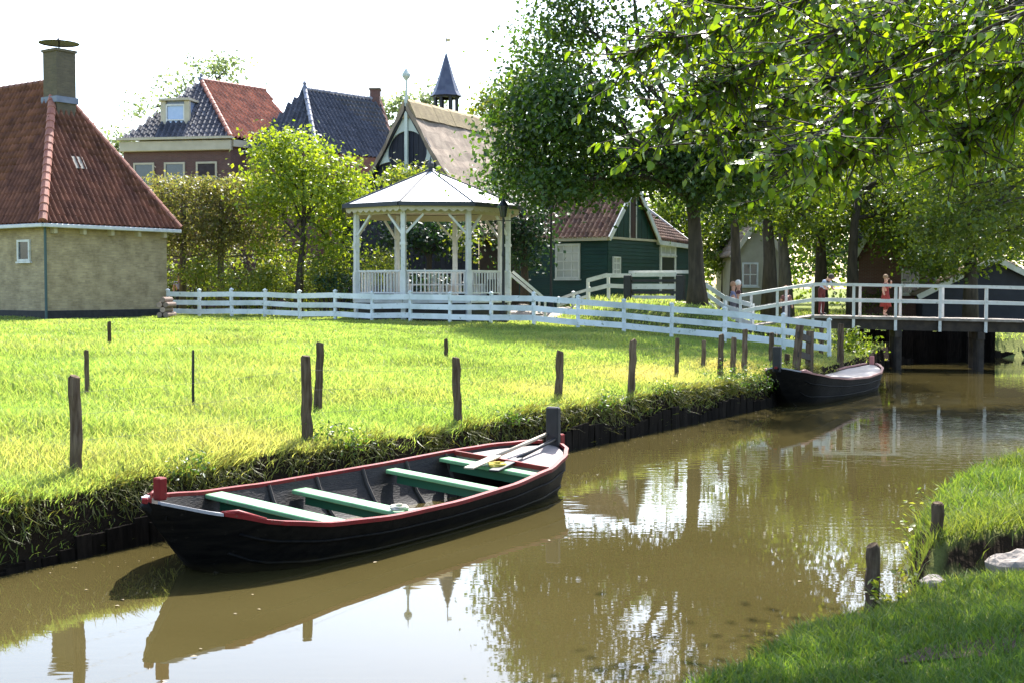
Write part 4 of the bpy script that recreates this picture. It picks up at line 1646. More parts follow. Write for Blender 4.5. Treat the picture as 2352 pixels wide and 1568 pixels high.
M_FENCE = mat('fence_white', (.70, .73, .73), (.46, .51, .47), rough=.65, scale=1.7, bump=.3, bscale=12, rnd=.09, lo=.42, hi=.78, detail=8, wear=(.26, .30, .22), wear_at=.60, wear_scale=5)
pR = [((1665 - CX) / F_PX * 39.3, 39.3), ((1800 - CX) / F_PX * 37.6, 37.6), ((1905 - CX) / F_PX * 36.9, 36.9)]
board_fence('white_fence', 'long white three-board fence with capped posts along the back of meadow', [tuple(FP0), tuple(FP1)] + pR, 1.62, 1.04, (.22, .54, .86), M_FENCE, bw=.19)
# fence on the bank in front of the green cottage
f0, f1 = W(1283, 680, 52.5), W(1352, 680, 50.5)
board_fence('low_white_fence', 'low white two-rail fence rising to the road before the green cottage', [(f0.x, f0.y), (f1.x, f1.y)], 1.0, .62, (.45, .88), M_FENCE, bw=.11)
f0, f1 = W(1350, 690, 49.5), W(1446, 690, 48.6)
board_fence('white_guard_rail', 'white guard rail with flat top rail beside black gate posts', [(f0.x, f0.y), (f1.x, f1.y)], .95, 1.0, (.55, .95), M_WHITE, bw=.16, cap=False)
f0, f1 = W(1606, 690, 46.6), W(1728, 690, 44.4)
board_fence('road_fence', 'white three-board roadside fence running from elm trunk towards the bridge', [(f0.x, f0.y), (f1.x, f1.y)], 1.15, 1.05, (.35, .65, .95), M_FENCE, bw=.16, cap=False)


def gate():
    p, q = W(1443, 690, 47.6), W(1563, 690, 46.6)
    zp, zq = hz1(p.x, p.y), hz1(q.x, q.y)
    p.z, q.z = zp, zp
    root = thing('road_gate', p, 'white boarded barrier between two stout black posts on the road', 'gate')
    d = (q - p).normalized()
    nrm = Vector((-d.y, d.x, 0))
    for v in (p, q):
        MB().ob(v + Vector((0, 0, .42)), d * .15, nrm * .13, Vector((0, 0, .48))).build('post', M_RAILDARK, root, bevel=.02)
    for f, hh, m_ in ((.92, .15, M_WHITE), (.70, .10, M_RAILDARK), (.48, .20, M_WHITE), (.26, .10, M_RAILDARK), (.08, .12, M_WHITE)):
        MB().bar(p + Vector((0, 0, f)) + d * .16 - nrm * .02, q + Vector((0, 0, f)) - d * .16 - nrm * .02, .05, hh).build('board', m_, root)
    MB().bar(p + Vector((0, 0, 1.02)) - d * .1 + nrm * .3, q + Vector((0, 0, 1.02)) + d * .5 + nrm * .3, .1, .12).build('top_rail', M_WHITE, root)


gate()


# ------------------------------------------------------------------ bridge
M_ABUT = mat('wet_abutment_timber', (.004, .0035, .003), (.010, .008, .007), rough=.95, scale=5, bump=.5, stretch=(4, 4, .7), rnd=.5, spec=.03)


def bridge():
    A = Vector((10.45, 44.0, 1.84)); B = Vector((17.2, 42.6, 1.72)); E = Vector((24.8, 41.0, 1.35))
    T = Vector((7.75, 43.6, 1.42))
    root = thing('footbridge', (A.x, A.y, hz1(A.x, A.y)), 'white railed wooden footbridge on dark piles crossing the canal', 'bridge')
    dn = (B - A); dn.z = 0; dn.normalize()
    bk = Vector((-dn.y, dn.x, 0))
    Wd = 2.0
    path = [T, A, B, E]
    cum = [0]
    for a, b_ in zip(path[:-1], path[1:]):
        cum.append(cum[-1] + (b_ - a).length)
    def at(s_):
        for i in range(len(path) - 1):
            if s_ <= cum[i + 1] or i == len(path) - 2:
                return path[i].lerp(path[i + 1], (s_ - cum[i]) / (cum[i + 1] - cum[i]))
    # deck planks
    n = int(cum[-1] / .21)
    for k in range(n):
        p = at((k + .5) * cum[-1] / n)
        p2 = at((k + .5) * cum[-1] / n + .05)
        d = (p2 - p).normalized()
        j = random.uniform(-.05, .05)
        MB().ob(p + bk * (Wd / 2) + Vector((0, 0, -.03 + random.uniform(-.004, .004))), d * .098, bk * (Wd / 2 + .12 + j), Vector((0, 0, .028))).build('plank', M_BRIDGEWOOD, root)
    # stringer beams
    for f in (.05, .5, .95):
        for i in range(1, len(path) - 1):
            a, b_ = path[i], path[i + 1]
            o = bk * Wd * f + Vector((0, 0, -.25))
            MB().bar(a + o, b_ + o, .2, .36).build('stringer', M_DARKWOOD, root)
    # piles and cross beams
    for s_ in (cum[1] + 2.9, cum[1] + 5.6, cum[1] + 8.6, cum[1] + 12):
        p = at(s_)
        for f in (.06, .5, .94):
            b_ = p + bk * Wd * f
            MB().tube([(b_.x, b_.y, -.8), (b_.x, b_.y, p.z - .45)], .13, 9).build('pile', M_DARKWOOD, root)
        MB().bar(p + bk * -.15 + Vector((0, 0, -.56)), p + bk * (Wd + .15) + Vector((0, 0, -.56)), .22, .24).build('cross_beam', M_DARKWOOD, root)
    # railings
    near_px = [1700, 1785, 1867, 1960, 2057, 2159, 2263, 2370, 2480]
    def s_at_px(px_, off):
        best = min(np.linspace(0, cum[-1], 600), key=lambda t: abs(CX + F_PX * (at(t) + off).x / (at(t) + off).y - px_))
        return best
    for side, off in (('near', bk * -.08), ('far', bk * (Wd + .08))):
        ss = [s_at_px(px_, Vector((0, 0, 0))) + (.35 if side == 'far' else 0) for px_ in near_px]
        H = 1.10
        for k, s_ in enumerate(ss):
            p = at(s_) + off
            low = -.45 if (side == 'near' and k >= 2) else -.05
            MB().bar(p + Vector((0, 0, low)), p + Vector((0, 0, H - .03)), .095, .095, up=dn).build('rail_post', M_WHITE, root)
        for k in range(len(ss) - 1):
            a, b_ = at(ss[k]) + off, at(ss[k + 1]) + off
            MB().bar(a + Vector((0, 0, H)), b_ + Vector((0, 0, H)), .15, .10).build('top_rail', M_WHITE, root)
            MB().bar(a + Vector((0, 0, .56)), b_ + Vector((0, 0, .56)), .05, .12).build('mid_rail', M_WHITE, root)
    # dark timber abutment wall on the far side, under the deck
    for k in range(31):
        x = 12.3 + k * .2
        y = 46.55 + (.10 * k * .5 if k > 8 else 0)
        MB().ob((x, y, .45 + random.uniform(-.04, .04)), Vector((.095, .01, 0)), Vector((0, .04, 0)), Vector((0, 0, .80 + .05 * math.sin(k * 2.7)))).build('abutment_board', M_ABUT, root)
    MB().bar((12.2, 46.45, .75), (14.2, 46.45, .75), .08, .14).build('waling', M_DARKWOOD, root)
    # pale kerb board on the near deck edge
    MB().bar(A + bk * -.12 + Vector((0, 0, -.035)), B + bk * -.12 + Vector((0, 0, -.035)), .05, .09).build('deck_edge', M_BRIDGEWOOD, root)
    return at, cum, bk, Wd


br_at, br_cum, br_bk, br_W = bridge()


# ------------------------------------------------------------------ timber facing of the meadow bank
def revetment():
    a = (-5 + .1, 12.3)
    root = thing('bank_facing', (-5, 12.3, 0), 'dark timber plank facing along the meadow bank of the canal', 'retaining wall')
    pts = [(-8.2, 7.2), (-5.0, 12.3), (6.0, 29.7), (9.9, 36.5), (11.6, 40.5), (13.8, 46), (18, 50.5), (30, 54)]
    s_tot = 0
    me = None
    n = 0
    for (ax, ay), (bx, by) in zip(pts[:-1], pts[1:]):
        L_ = math.hypot(bx - ax, by - ay)
        dx, dy = (bx - ax) / L_, (by - ay) / L_
        w = .2
        k = 0
        while k * w < L_:
            x, y = ax + dx * (k + .5) * w + dy * .05, ay + dy * (k + .5) * w - dx * .05
            top = (.16 if y < 20 else .30) + .10 * math.sin(n * .37) + random.uniform(-.05, .05)
            if me is None:
                o = MB().ob((0, 0, -.3), Vector((.094, 0, 0)), Vector((0, .022, 0)), Vector((0, 0, .3))).build('plank', mat('wet_bank_timber', (.008, .0065, .005), (.018, .014, .011), rough=.9, scale=5, bump=.5, stretch=(4, 4, .7), rnd=.35, spec=.05), None)
                me = o.data
            else:
                o = bpy.data.objects.new('plank', me)
                COL.objects.link(o)
            o.location = (x + random.uniform(-.012, .012), y + random.uniform(-.012, .012), top)
            o.scale = (1, 1, 1.2)
            o.rotation_euler = (random.uniform(-.04, .04), random.uniform(-.03, .03), math.atan2(dy, dx))
            setpar(o, root)
            n += 1
            k += 1
            if n > 298: return


revetment()


# ------------------------------------------------------------------ boats
def interp(tab, t):
    for (a, va), (b_, vb) in zip(tab[:-1], tab[1:]):
        if t <= b_:
            k = (t - a) / (b_ - a)
            k = k * k * (3 - 2 * k) * .35 + k * .65
            return va + (vb - va) * k
    return tab[-1][1]


def boat(name, label, bow, stern, B_tab, G_tab, beam_k=1.0, gun_m=None, kind=0, heel=0.0):
    bow, stern = Vector((*bow, 0)), Vector((*stern, 0))
    L_ = (stern - bow).length
    ax = (stern - bow).normalized()
    rt = Vector((ax.y, -ax.x, 0))                          # towards the camera side
    root = thing(name, (bow + stern) / 2, label, 'boat')
    n = 44
    def hb(t): return interp(B_tab, t) * beam_k
    def gz(t): return interp(G_tab, t)
    def P(t, k, z): return bow + ax * (t * L_) + rt * k + Vector((0, 0, z - k * heel))   # heel: leaning a little to the open water
    def section(t, inset=0.0):
        """half outline from keel to gunwale; stem and stern rake inwards below"""
        b_, g_ = hb(t), gz(t)
        fl = min(1.0, max(0.0, (t - .02) / .16)) * min(1.0, max(0.0, (1.0 - t) / .08))
        zb = -.16 + (g_ - .05 + .16) * (1 - min(1, max(0, t / .13))) ** 1.3 * .95
        zb = zb + (g_ - zb) * .7 * (1 - min(1, max(0, (1 - t) / .05))) ** 1.6
        ch = b_ * .66 * fl
        pts = [(0.0, zb), (ch * .6, zb), (ch, zb + .02), (ch + (b_ - ch) * .45, zb + (g_ - zb) * .38), (ch + (b_ - ch) * .82, zb + (g_ - zb) * .72), (b_, g_)]
        if inset:
            pts = [(max(0, x - inset), z + (inset if i < 3 else 0)) for i, (x, z) in enumerate(pts)]
        return pts
    for inset, nm, m_ in ((0, 'hull', M_BLACKTAR), (.045, 'hull_lining', mat('inner_planks', (.008, .006, .005), (.019, .015, .012), rough=.7, scale=3, bump=.4, stretch=(2, 2, 8)))):
        mb = MB()
        rings = []
        ts = [.0 + i / n for i in range(n + 1)]
        if inset: ts = [.05 + .92 * i / n for i in range(n + 1)]
        for t in ts:
            sec = section(t, inset)
            ring = [P(t, -x, z) for x, z in reversed(sec)] + [P(t, x, z) for x, z in sec[1:]]
            rings.append(ring)
        base = 0
        m = len(rings[0])
        for r in rings:
            mb.v += [tuple(p) for p in r]
        for i in range(n):
            for k in range(m - 1):
                f = [i * m + k, i * m + k + 1, (i + 1) * m + k + 1, (i + 1) * m + k]
                if inset == 0: f.reverse()
                mb.f.append(f)
                mb.uv.append([(0, 0), (1, 0), (1, 1), (0, 1)])
        mb.build(nm, m_, root, smooth=True)
    # strakes: overlapping plank edges along the hull
    for fr in (.2, .42, .75):
        for s_ in (-1, 1):
            pts = []
            for i in range(4, n - 1):
                t = i / n
                sec = section(t)
                (xa, za), (xb, zb) = (sec[2], sec[3]) if fr < .3 else (sec[3], sec[4]) if fr < .5 else (sec[4], sec[5])
                pts.append(P(t, s_ * (xa + (xb - xa) * .1 + .004), za + (zb - za) * .1))
            MB().tube(pts, .017, 5).build('strake', M_BLACKTAR, root, smooth=True)
    # gunwale rail
    gm_ = gun_m or M_REDPAINT
    def rail(nm, t0, t1, s_, w, h, m_, zo=0, k=26, part=None):
        mb = MB()
        prev = None
        ring = []
        for i in range(k + 1):
            t = t0 + (t1 - t0) * i / k
            x, z = hb(t), gz(t) + zo
            c = [P(t, s_ * (x + .025), z - h * .6), P(t, s_ * (x + .025), z + h * .4), P(t, s_ * max(0, x - w), z + h * .4), P(t, s_ * max(0, x - w), z - h * .6)]
            ring.append(c)
        for a, b_ in zip(ring[:-1], ring[1:]):
            for j in range(4):
                mb.face([a[j], a[(j + 1) % 4], b_[(j + 1) % 4], b_[j]])
        mb.face(ring[0]); mb.face(list(reversed(ring[-1])))
        return mb.build(nm, m_, part or root)
    for s_ in (-1, 1):
        rail('gunwale', .068, .985, s_, .038, .042, gm_, .02, 40)
        rail('bow_capping', .012, .066, s_, .035, .03, mat('grey_capping', (.36, .36, .38), (.28, .28, .30), rough=.5), .012, 8)
        # raised scroll where the red rail starts
        p0 = P(.068, s_ * (hb(.068) - .015), gz(.068) + .02)
        MB().tube([p0, P(.085, s_ * (hb(.085) - .015), gz(.085) + .05), P(.115, s_ * (hb(.115) - .015), gz(.115) + .03)], [.02, .028, .02], 8).build('rail_scroll', gm_, root, smooth=True)
    # stem
    st = MB()
    st.tube([P(.0, 0, gz(0) - .02), P(.04, 0, gz(0) * .66), P(.09, 0, .16), P(.14, 0, -.16)], [.05, .06, .055, .05], 8)
    st.build('stem', M_BLACKTAR, root, smooth=True)
    MB().ob(P(.026, 0, gz(0) + .10), ax * .05, rt * .05, Vector((0, 0, .11))).build('stem_post', M_REDPAINT, root, bevel=.012)
    MB().ob(P(.004, 0, gz(0) + .005), ax * .035, rt * .04, Vector((0, 0, .03))).build('stem_tip', M_REDPAINT, root, bevel=.01)
    # floor boards
    w_in = lambda t: max(.02, section(t, .045)[2][0] - .01)
    nfb = 5
    for k in range(-nfb, nfb + 1):
        pts0, ok = [], []
        x = k * .108
        t0, t1 = .2, .84
        while t0 < .5 and w_in(t0) < abs(x) + .06: t0 += .01
        while t1 > .5 and w_in(t1) < abs(x) + .06: t1 -= .01
        if t1 - t0 < .1: continue
        MB().bar(P(t0, x, -.055), P(t1, x, -.055), .098, .02).build('floor_board', M_DECKWOOD if kind == 0 else mat('pale_floor', (.55, .50, .46), rough=.7), root)
    # ribs
    for t in (.25, .36, .47, .58, .69, .79):
        for s_ in (-1, 1):
            sec = section(t, .05)
            pts = [P(t, s_ * x, z + .012) for x, z in sec[2:]]
            MB().tube(pts, [.03, .028, .026, .022], 6).build('rib', mat('rib_wood', (.05, .042, .036), rough=.8), root)
    # stern deck with upstand
    def deck(t0, t1, z_off, m_, nm, edge=None):
        mb = MB()
        k = 10
        rows = []
        for i in range(k + 1):
            t = t0 + (t1 - t0) * i / k
            x = max(.01, hb(t) - .055)
            rows.append([P(t, x * f, gz(t) + z_off + .02 * (1 - f * f)) for f in (-1, -.6, -.2, .2, .6, 1)])
        for a, b_ in zip(rows[:-1], rows[1:]):
            for j in range(5):
                mb.face([a[j], a[j + 1], b_[j + 1], b_[j]])
        for j in range(5):
            mb.face([rows[0][j], rows[0][j + 1], rows[0][j + 1] - Vector((0, 0, .1)), rows[0][j] - Vector((0, 0, .1))])
        return mb.build(nm, m_, root)
    if kind == 0:
        do = deck(.815, .985, -.035, M_DECKWOOD, 'stern_deck')
        x = hb(.815) - .06
        MB().bar(P(.812, -x, gz(.815) + .005), P(.812, x, gz(.815) + .005), .045, .06).build('deck_edge', M_REDPAINT, do)
        deck(.02, .075, -.05, M_BLACKTAR, 'fore_deck')
    else:
        deck(.60, .975, -.02, mat('pale_cover', (.50, .44, .40), (.40, .34, .30), rough=.6, scale=2), 'stern_deck')
        deck(.03, .34, -.03, M_BLACKTAR, 'fore_deck')
    # tall rudder post
    if kind == 0:
        MB().ob(P(.992, 0, gz(1) + .16), ax * .05, rt * .105, Vector((0, 0, .36))).build('rudder_post', M_RAILDARK, root, bevel=.02)
        MB().ob(P(1.006, .03, gz(1) - .05), ax * .06, rt * .07, Vector((0, 0, .18))).build('stern_block', M_REDPAINT, root, bevel=.015)
    else:
        MB().ob(P(.012, 0, gz(0) + .2), ax * .06, rt * .10, Vector((0, 0, .3))).build('bow_post', M_RAILDARK, root, bevel=.02)
        MB().ob(P(.99, 0, gz(1) + .08), ax * .05, rt * .06, Vector((0, 0, .14))).build('stern_block', mat('faded_red', (.45, .16, .14), rough=.6), root, bevel=.015)
    # thwarts
    if kind == 0:
        for t, w_, zo, m_ in ((.235, .25, -.01, 0), (.42, .24, -.10, 0), (.645, .21, -.06, 0), (.78, .21, -.05, 0)):
            x = hb(t) - .05 + zo * .55
            o = MB().bar(P(t, -x, gz(t) + zo), P(t, x, gz(t) + zo), w_, .05).build('thwart', M_GREENPAINT, root, bevel=.008)
            MB().bar(P(t + .0005, -x + .12, gz(t) + zo - .085), P(t + .0005, x - .12, gz(t) + zo - .085), .04, .12).build('thwart_stiffener', mat('dark_green_paint', (.02, .10, .05), rough=.5), o)
    return root, P, hb, gz, ax, rt, L_


BT = [(0, .03), (.03, .27), (.065, .53), (.13, .84), (.2, .97), (.32, 1.05), (.48, 1.05), (.66, .97), (.80, .84), (.90, .62), (.96, .38), (1.0, .07)]
GT = [(0, .78), (.065, .67), (.13, .56), (.22, .475), (.35, .43), (.5, .425), (.65, .44), (.8, .49), (.92, .55), (1.0, .60)]
b1 = boat('rowing_boat', 'black rowing boat with red gunwale and green thwarts moored by the grass bank', (-3.49, 11.91), (.62, 17.96), BT, GT, heel=.07)


def boat_gear(b):
    root, P, hb, gz, ax, rt, L_ = b
    # pale oar over the stern deck, dark oar-shaped strip beside it
    def oar(label, p, q, m_, blade=True):
        p, q = Vector(p), Vector(q)
        o = thing('oar', p, label, 'oar')
        MB().tube([p, q], .026, 8).build('shaft', m_, o, smooth=True)
        d = (q - p).normalized()
        s_ = d.cross(Vector((0, 0, 1))).normalized()
        e = s_.cross(d)
        MB().ob(p - d * .32, d * .34, s_ * .075, e * .012).build('blade', m_, o, bevel=.006)
        return o
    oar('pale wooden oar lying over the stern deck of the near rowing boat', P(.81, -.06, gz(.81) + .06) + ax * .0, P(1.03, -.10, gz(1) + .16), M_OARWOOD)
    oar('black oar-shaped strip lying beside the pale oar on the stern deck', P(.835, .16, gz(.83) + .03), P(1.02, .03, gz(1) + .10), M_RAILDARK)
    # grey loose planks and a coil of pale rope amidships
    for (t, k, a, l_, w_, lab) in ((.555, .18, .55, .46, .34, 'loose grey bottom board leaning amidships in the boat'), (.475, .30, -.3, .36, .22, 'small grey board lying by the boat rib')):
        c = P(t, k, .02)
        o = thing('loose_board', c, lab, 'board')
        d = (ax * math.cos(a) + rt * math.sin(a))
        s_ = Vector((-d.y, d.x, 0))
        MB().ob(c + Vector((0, 0, .05)), d * l_ / 2, s_ * w_ / 2 + Vector((0, 0, .06)), Vector((0, 0, .012))).build('board_panel', mat('bleached_board', (.36, .32, .30), (.28, .25, .24), rough=.8, scale=4), o)
    def coil(label, c, r, m_, turns=3, tr=.014):
        pts = []
        for i in range(turns * 14):
            a = i / 14 * 2 * math.pi
            rr = r * (1 + .12 * math.sin(a * 2.7))
            pts.append(Vector(c) + ax * rr * math.cos(a) + rt * rr * .8 * math.sin(a) + Vector((0, 0, .012 * (i / 14))))
        o = MB().tube(pts, tr, 6).build('rope_coil', m_, None, smooth=True)
        tag(o, label, 'rope')
    coil('pale mooring rope coiled on the floor by first thwart', P(.30, .42, -.03), .14, mat('pale_rope', (.5, .46, .38), rough=.9))
    coil('pale mooring rope heaped on the second thwart', P(.42, .6, gz(.42) - .06), .10, mat('pale_rope', (.5, .46, .38), rough=.9))
    coil('yellow rope lashed round the aft thwart', P(.78, .12, gz(.78) - .01), .12, M_YROPE, 3, .016)
    # mooring line from stern to the near fence post
    p = P(.33, -hb(.33), gz(.33) + .03)
    q = Vector((-3.0, 16.35, 1.0))


boat_gear(b1)
BT2 = [(0, .05), (.04, .3), (.09, .52), (.15, .66), (.25, .74), (.4, .80), (.6, .80), (.78, .72), (.90, .52), (.96, .30), (1.0, .06)]
GT2 = [(0, .95), (.07, .84), (.14, .74), (.25, .62), (.4, .52), (.6, .47), (.8, .50), (.92, .58), (1.0, .66)]
boat('moored_boat', 'black boat with faded pink rail and pale covered stern moored near the footbridge', (6.15, 29.4), (10.3, 36.0), BT2, GT2, gun_m=mat('faded_pink_rail', (.42, .20, .17), (.36, .16, .14), rough=.5), kind=1)


# ------------------------------------------------------------------ posts
def wood_post(name, label, px_, ytop, ybot, wpx, group=None, cat='post', lean=0.0, m_=None, mesh_n=9, base=None, gr=None):
    g_ = gr or ground_hit(px_, ybot)
    k = g_.y / F_PX
    h = (ybot - ytop) * k
    r = wpx * k / 2
    root = MB()
    x0 = Vector((g_.x, g_.y, g_.z - .35))
    top = Vector((g_.x + lean * k, g_.y, g_.z + h))
    pts, rad = [], []
    for j in range(9):
        t = j / 8
        pts.append(x0.lerp(top, t) + Vector((random.uniform(-.16, .16) * r, random.uniform(-.16, .16) * r, 0)) * (1 if 0 < j < 8 else .3))
        rad.append(r * (1.10 - .14 * t) * random.uniform(.93, 1.07))
    pts.append(top + Vector((random.uniform(-.2, .2) * r, 0, .02))); rad.append(r * .78)
    root.tube(pts, rad, mesh_n)
    o = root.build(name, m_ or M_POST, None, smooth=False)
    tag(o, label, cat, group)
    return top, g_, h


meadow_posts = [
    (178, 868, 1092, 27, -4), (200, 806, 912, 11, 0), (251, 741, 797, 9, 1), (706, 820, 1018, 24, -3), (728, 790, 958, 19, 8),
    (1026, 780, 826, 10, -2), (1055, 824, 976, 20, -8), (1282, 808, 917, 18, 4), (1447, 784, 906, 17, 7), (1553, 778, 866, 10, 2),
    (1615, 783, 842, 10, 1), (1652, 770, 860, 13, 4), (1682, 776, 856, 13, 3), (1709, 758, 852, 13, 2), (1770, 766, 838, 12, 2),
    (1886, 743, 812, 10, 1), (1930, 746, 838, 15, 0)]
tops = []
for i, (x_, yt, yb, w_, ln) in enumerate(meadow_posts):
    lab, gp = 'weathered wooden fence post standing in the meadow grass', 'wooden posts in the meadow'
    if i == 0: lab, gp = 'thick split grey fence post beside the bow of the near rowing boat', None
    if i == 3: lab, gp = 'thick brown fence post with wire, paired with a leaning one', None
    if i == 4: lab, gp = 'leaning fence post just behind the thick brown one', None
    if i == 6: lab, gp = 'mossy green leaning fence post beside the middle of the rowing boat', None
    if i == 7: lab, gp = 'fence post behind the rudder post of the near rowing boat', None
    tops.append(wood_post('fence_post', lab, x_, yt, yb, w_, gp, 'post', ln))
# thin black electric-fence stake
wood_post('wire_stake', 'thin black metal stake with knob standing alone in meadow', 443, 806, 942, 6, None, 'stake', 2, M_IRON)
# mooring frame by the second boat
def frame():
    a = ground_hit(1826, 852); b_ = ground_hit(1858, 862)
    root = thing('mooring_posts', a, 'two tall weathered posts joined by cross boards beside the moored boat', 'frame')
    for g_, top, ln in ((a, 752, .12), (b_, 757, .02)):
        k = g_.y / F_PX
        h = (855 - top) * k
        MB().tube([g_ - Vector((0, 0, .3)), g_ + Vector((ln, 0, h))], [.115, .10], 9).build('upright', M_POST, root)
    for f in (.38, .78):
        ha = (855 - 752) * a.y / F_PX
        MB().bar(a + Vector((.05, -.1, ha * f)), b_ + Vector((0, -.1, ha * f)), .05, .16).build('cross_board', M_DARKWOOD, root)


frame()
wood_post('mooring_stub', 'short stub post at the water edge near the moored boat', 1808, 814, 842, 12, None, 'post')
# near-bank posts
wood_post('bank_post', 'round dark mooring post with pale top at the grassy water edge', 2012, 1264, 1356, 33, None, 'post', gr=Vector((2.955, 10.25, .36)))
wood_post('bank_post', 'brown mooring post standing at the corner of the turf step', 2159, 1164, 1245, 29, None, 'post', gr=Vector((3.80, 11.2, .56)))


# wire strands between the posts along the bank
def wires():
    idx = [0, 3, 6, 7, 8, 9]
    root = thing('wire_fence', tops[0][1], 'thin galvanised wires strung between the bank-side meadow posts', 'wire fence')
    for f in (.35, .62, .85):
        for a, b_ in zip(idx[:-1], idx[1:]):
            p = tops[a][1] + Vector((0, 0, tops[a][2] * f)); q = tops[b_][1] + Vector((0, 0, tops[b_][2] * f))
            mid = (p + q) / 2 - Vector((0, 0, .03))
            MB().tube([p, mid, q], .0016, 4, cap=False).build('wire', M_WIRE, root)


wires()


# ------------------------------------------------------------------ stones on the near bank
def rock(label, c, r, seed, flat=.55):
    rr = random.Random(seed)
    bm = bmesh.new()
    bmesh.ops.create_icosphere(bm, subdivisions=3, radius=1)
    ph = [rr.uniform(0, 6) for _ in range(6)]
    for v in bm.verts:
        n_ = v.co.normalized()
        k = 1 + .16 * math.sin(3 * n_.x + ph[0]) + .13 * math.sin(4 * n_.y + ph[1]) + .1 * math.sin(5 * n_.z + ph[2]) + .06 * math.sin(9 * n_.x + ph[3]) * math.sin(8 * n_.y + ph[4])
        v.co = Vector((n_.x * r[0] * k, n_.y * r[1] * k, n_.z * r[2] * k))
    me = bpy.data.meshes.new('stone')
    bm.to_mesh(me); bm.free()
    o = link('stone', me, M_STONE)
    o.location = c
    tag(o, label, 'stone')


rock('pale flat stone at the water edge below the turf step', (3.55, 10.55, .29), (.13, .10, .085), 1)
rock('larger pale stone at the foot of the dark turf step', (4.42, 10.98, .34), (.24, .17, .19), 2)
rock('pale stone half hidden by grass at the end of turf step', (4.83, 11.15, .35), (.20, .15, .17), 3)


# ------------------------------------------------------------------ lamp posts
def lamp(label, px_, ytop, Y):
    p = W(px_, ytop, Y)
    zg = hz1(p.x, p.y)
    root = thing('street_lamp', (p.x, p.y, zg), label, 'lamp post')
    H = p.z - zg
    MB().lathe((p.x, p.y, zg - .1), [(.13, 0), (.13, .5), (.09, .75), (.055, .8), (.045, H * .55), (.06, H * .56), (.04, H * .6), (.035, H - .62)], 12).build('pole', M_IRON, root)
    b_ = Vector((p.x, p.y, zg + H - .72))
    fr = MB()
    for k in range(6):
        a = math.pi / 3 * k
        fr.bar(b_ + Vector((.09 * math.cos(a), .09 * math.sin(a), 0)), b_ + Vector((.15 * math.cos(a), .15 * math.sin(a), .40)), .02, .02)
    lo = fr.build('lantern_frame', M_IRON, root)
    MB().lathe(b_, [(.085, .01), (.14, .39)], 6).build('lantern_glass', M_GLASS, lo)
    MB().lathe(b_, [(.19, .39), (.17, .44), (.08, .56), (.05, .58), (.05, .64), (.0, .72)], 12).build('lantern_roof', M_IRON, lo)
    MB().bar(b_ + Vector((-.3, 0, -.12)), b_ + Vector((.3, 0, -.12)), .025, .025).build('ladder_bar', M_IRON, root)


lamp('dark iron street lamp standing before the bandstand roof edge', 1156, 452, 44.3)
lamp('dark iron street lamp standing in front of the green cottage', 1266, 440, 51.0)


# ------------------------------------------------------------------ stacked logs beside the farmhouse corner
def logs():
    base = W(388, 718, 48.2)
    gp = 'logs stacked at the farmhouse corner'
    zg = hz1(base.x, base.y)
    for r in range(4):
        for k in range(2 - (r % 2)):
            p = Vector((base.x + .24 * k - .2 + .12 * (r % 2), base.y, zg + .10 + r * .19))
            o = MB().tube([p + Vector((-.04, -.45, 0)), p + Vector((.04, .45, 0))], .105, 9).build('log', mat('log_wood', (.22, .16, .13), (.30, .22, .18), rough=.9, scale=5, rnd=.3), None)
            tag(o, 'short cut log in the stack between farmhouse corner and white fence', 'log', gp)


logs()


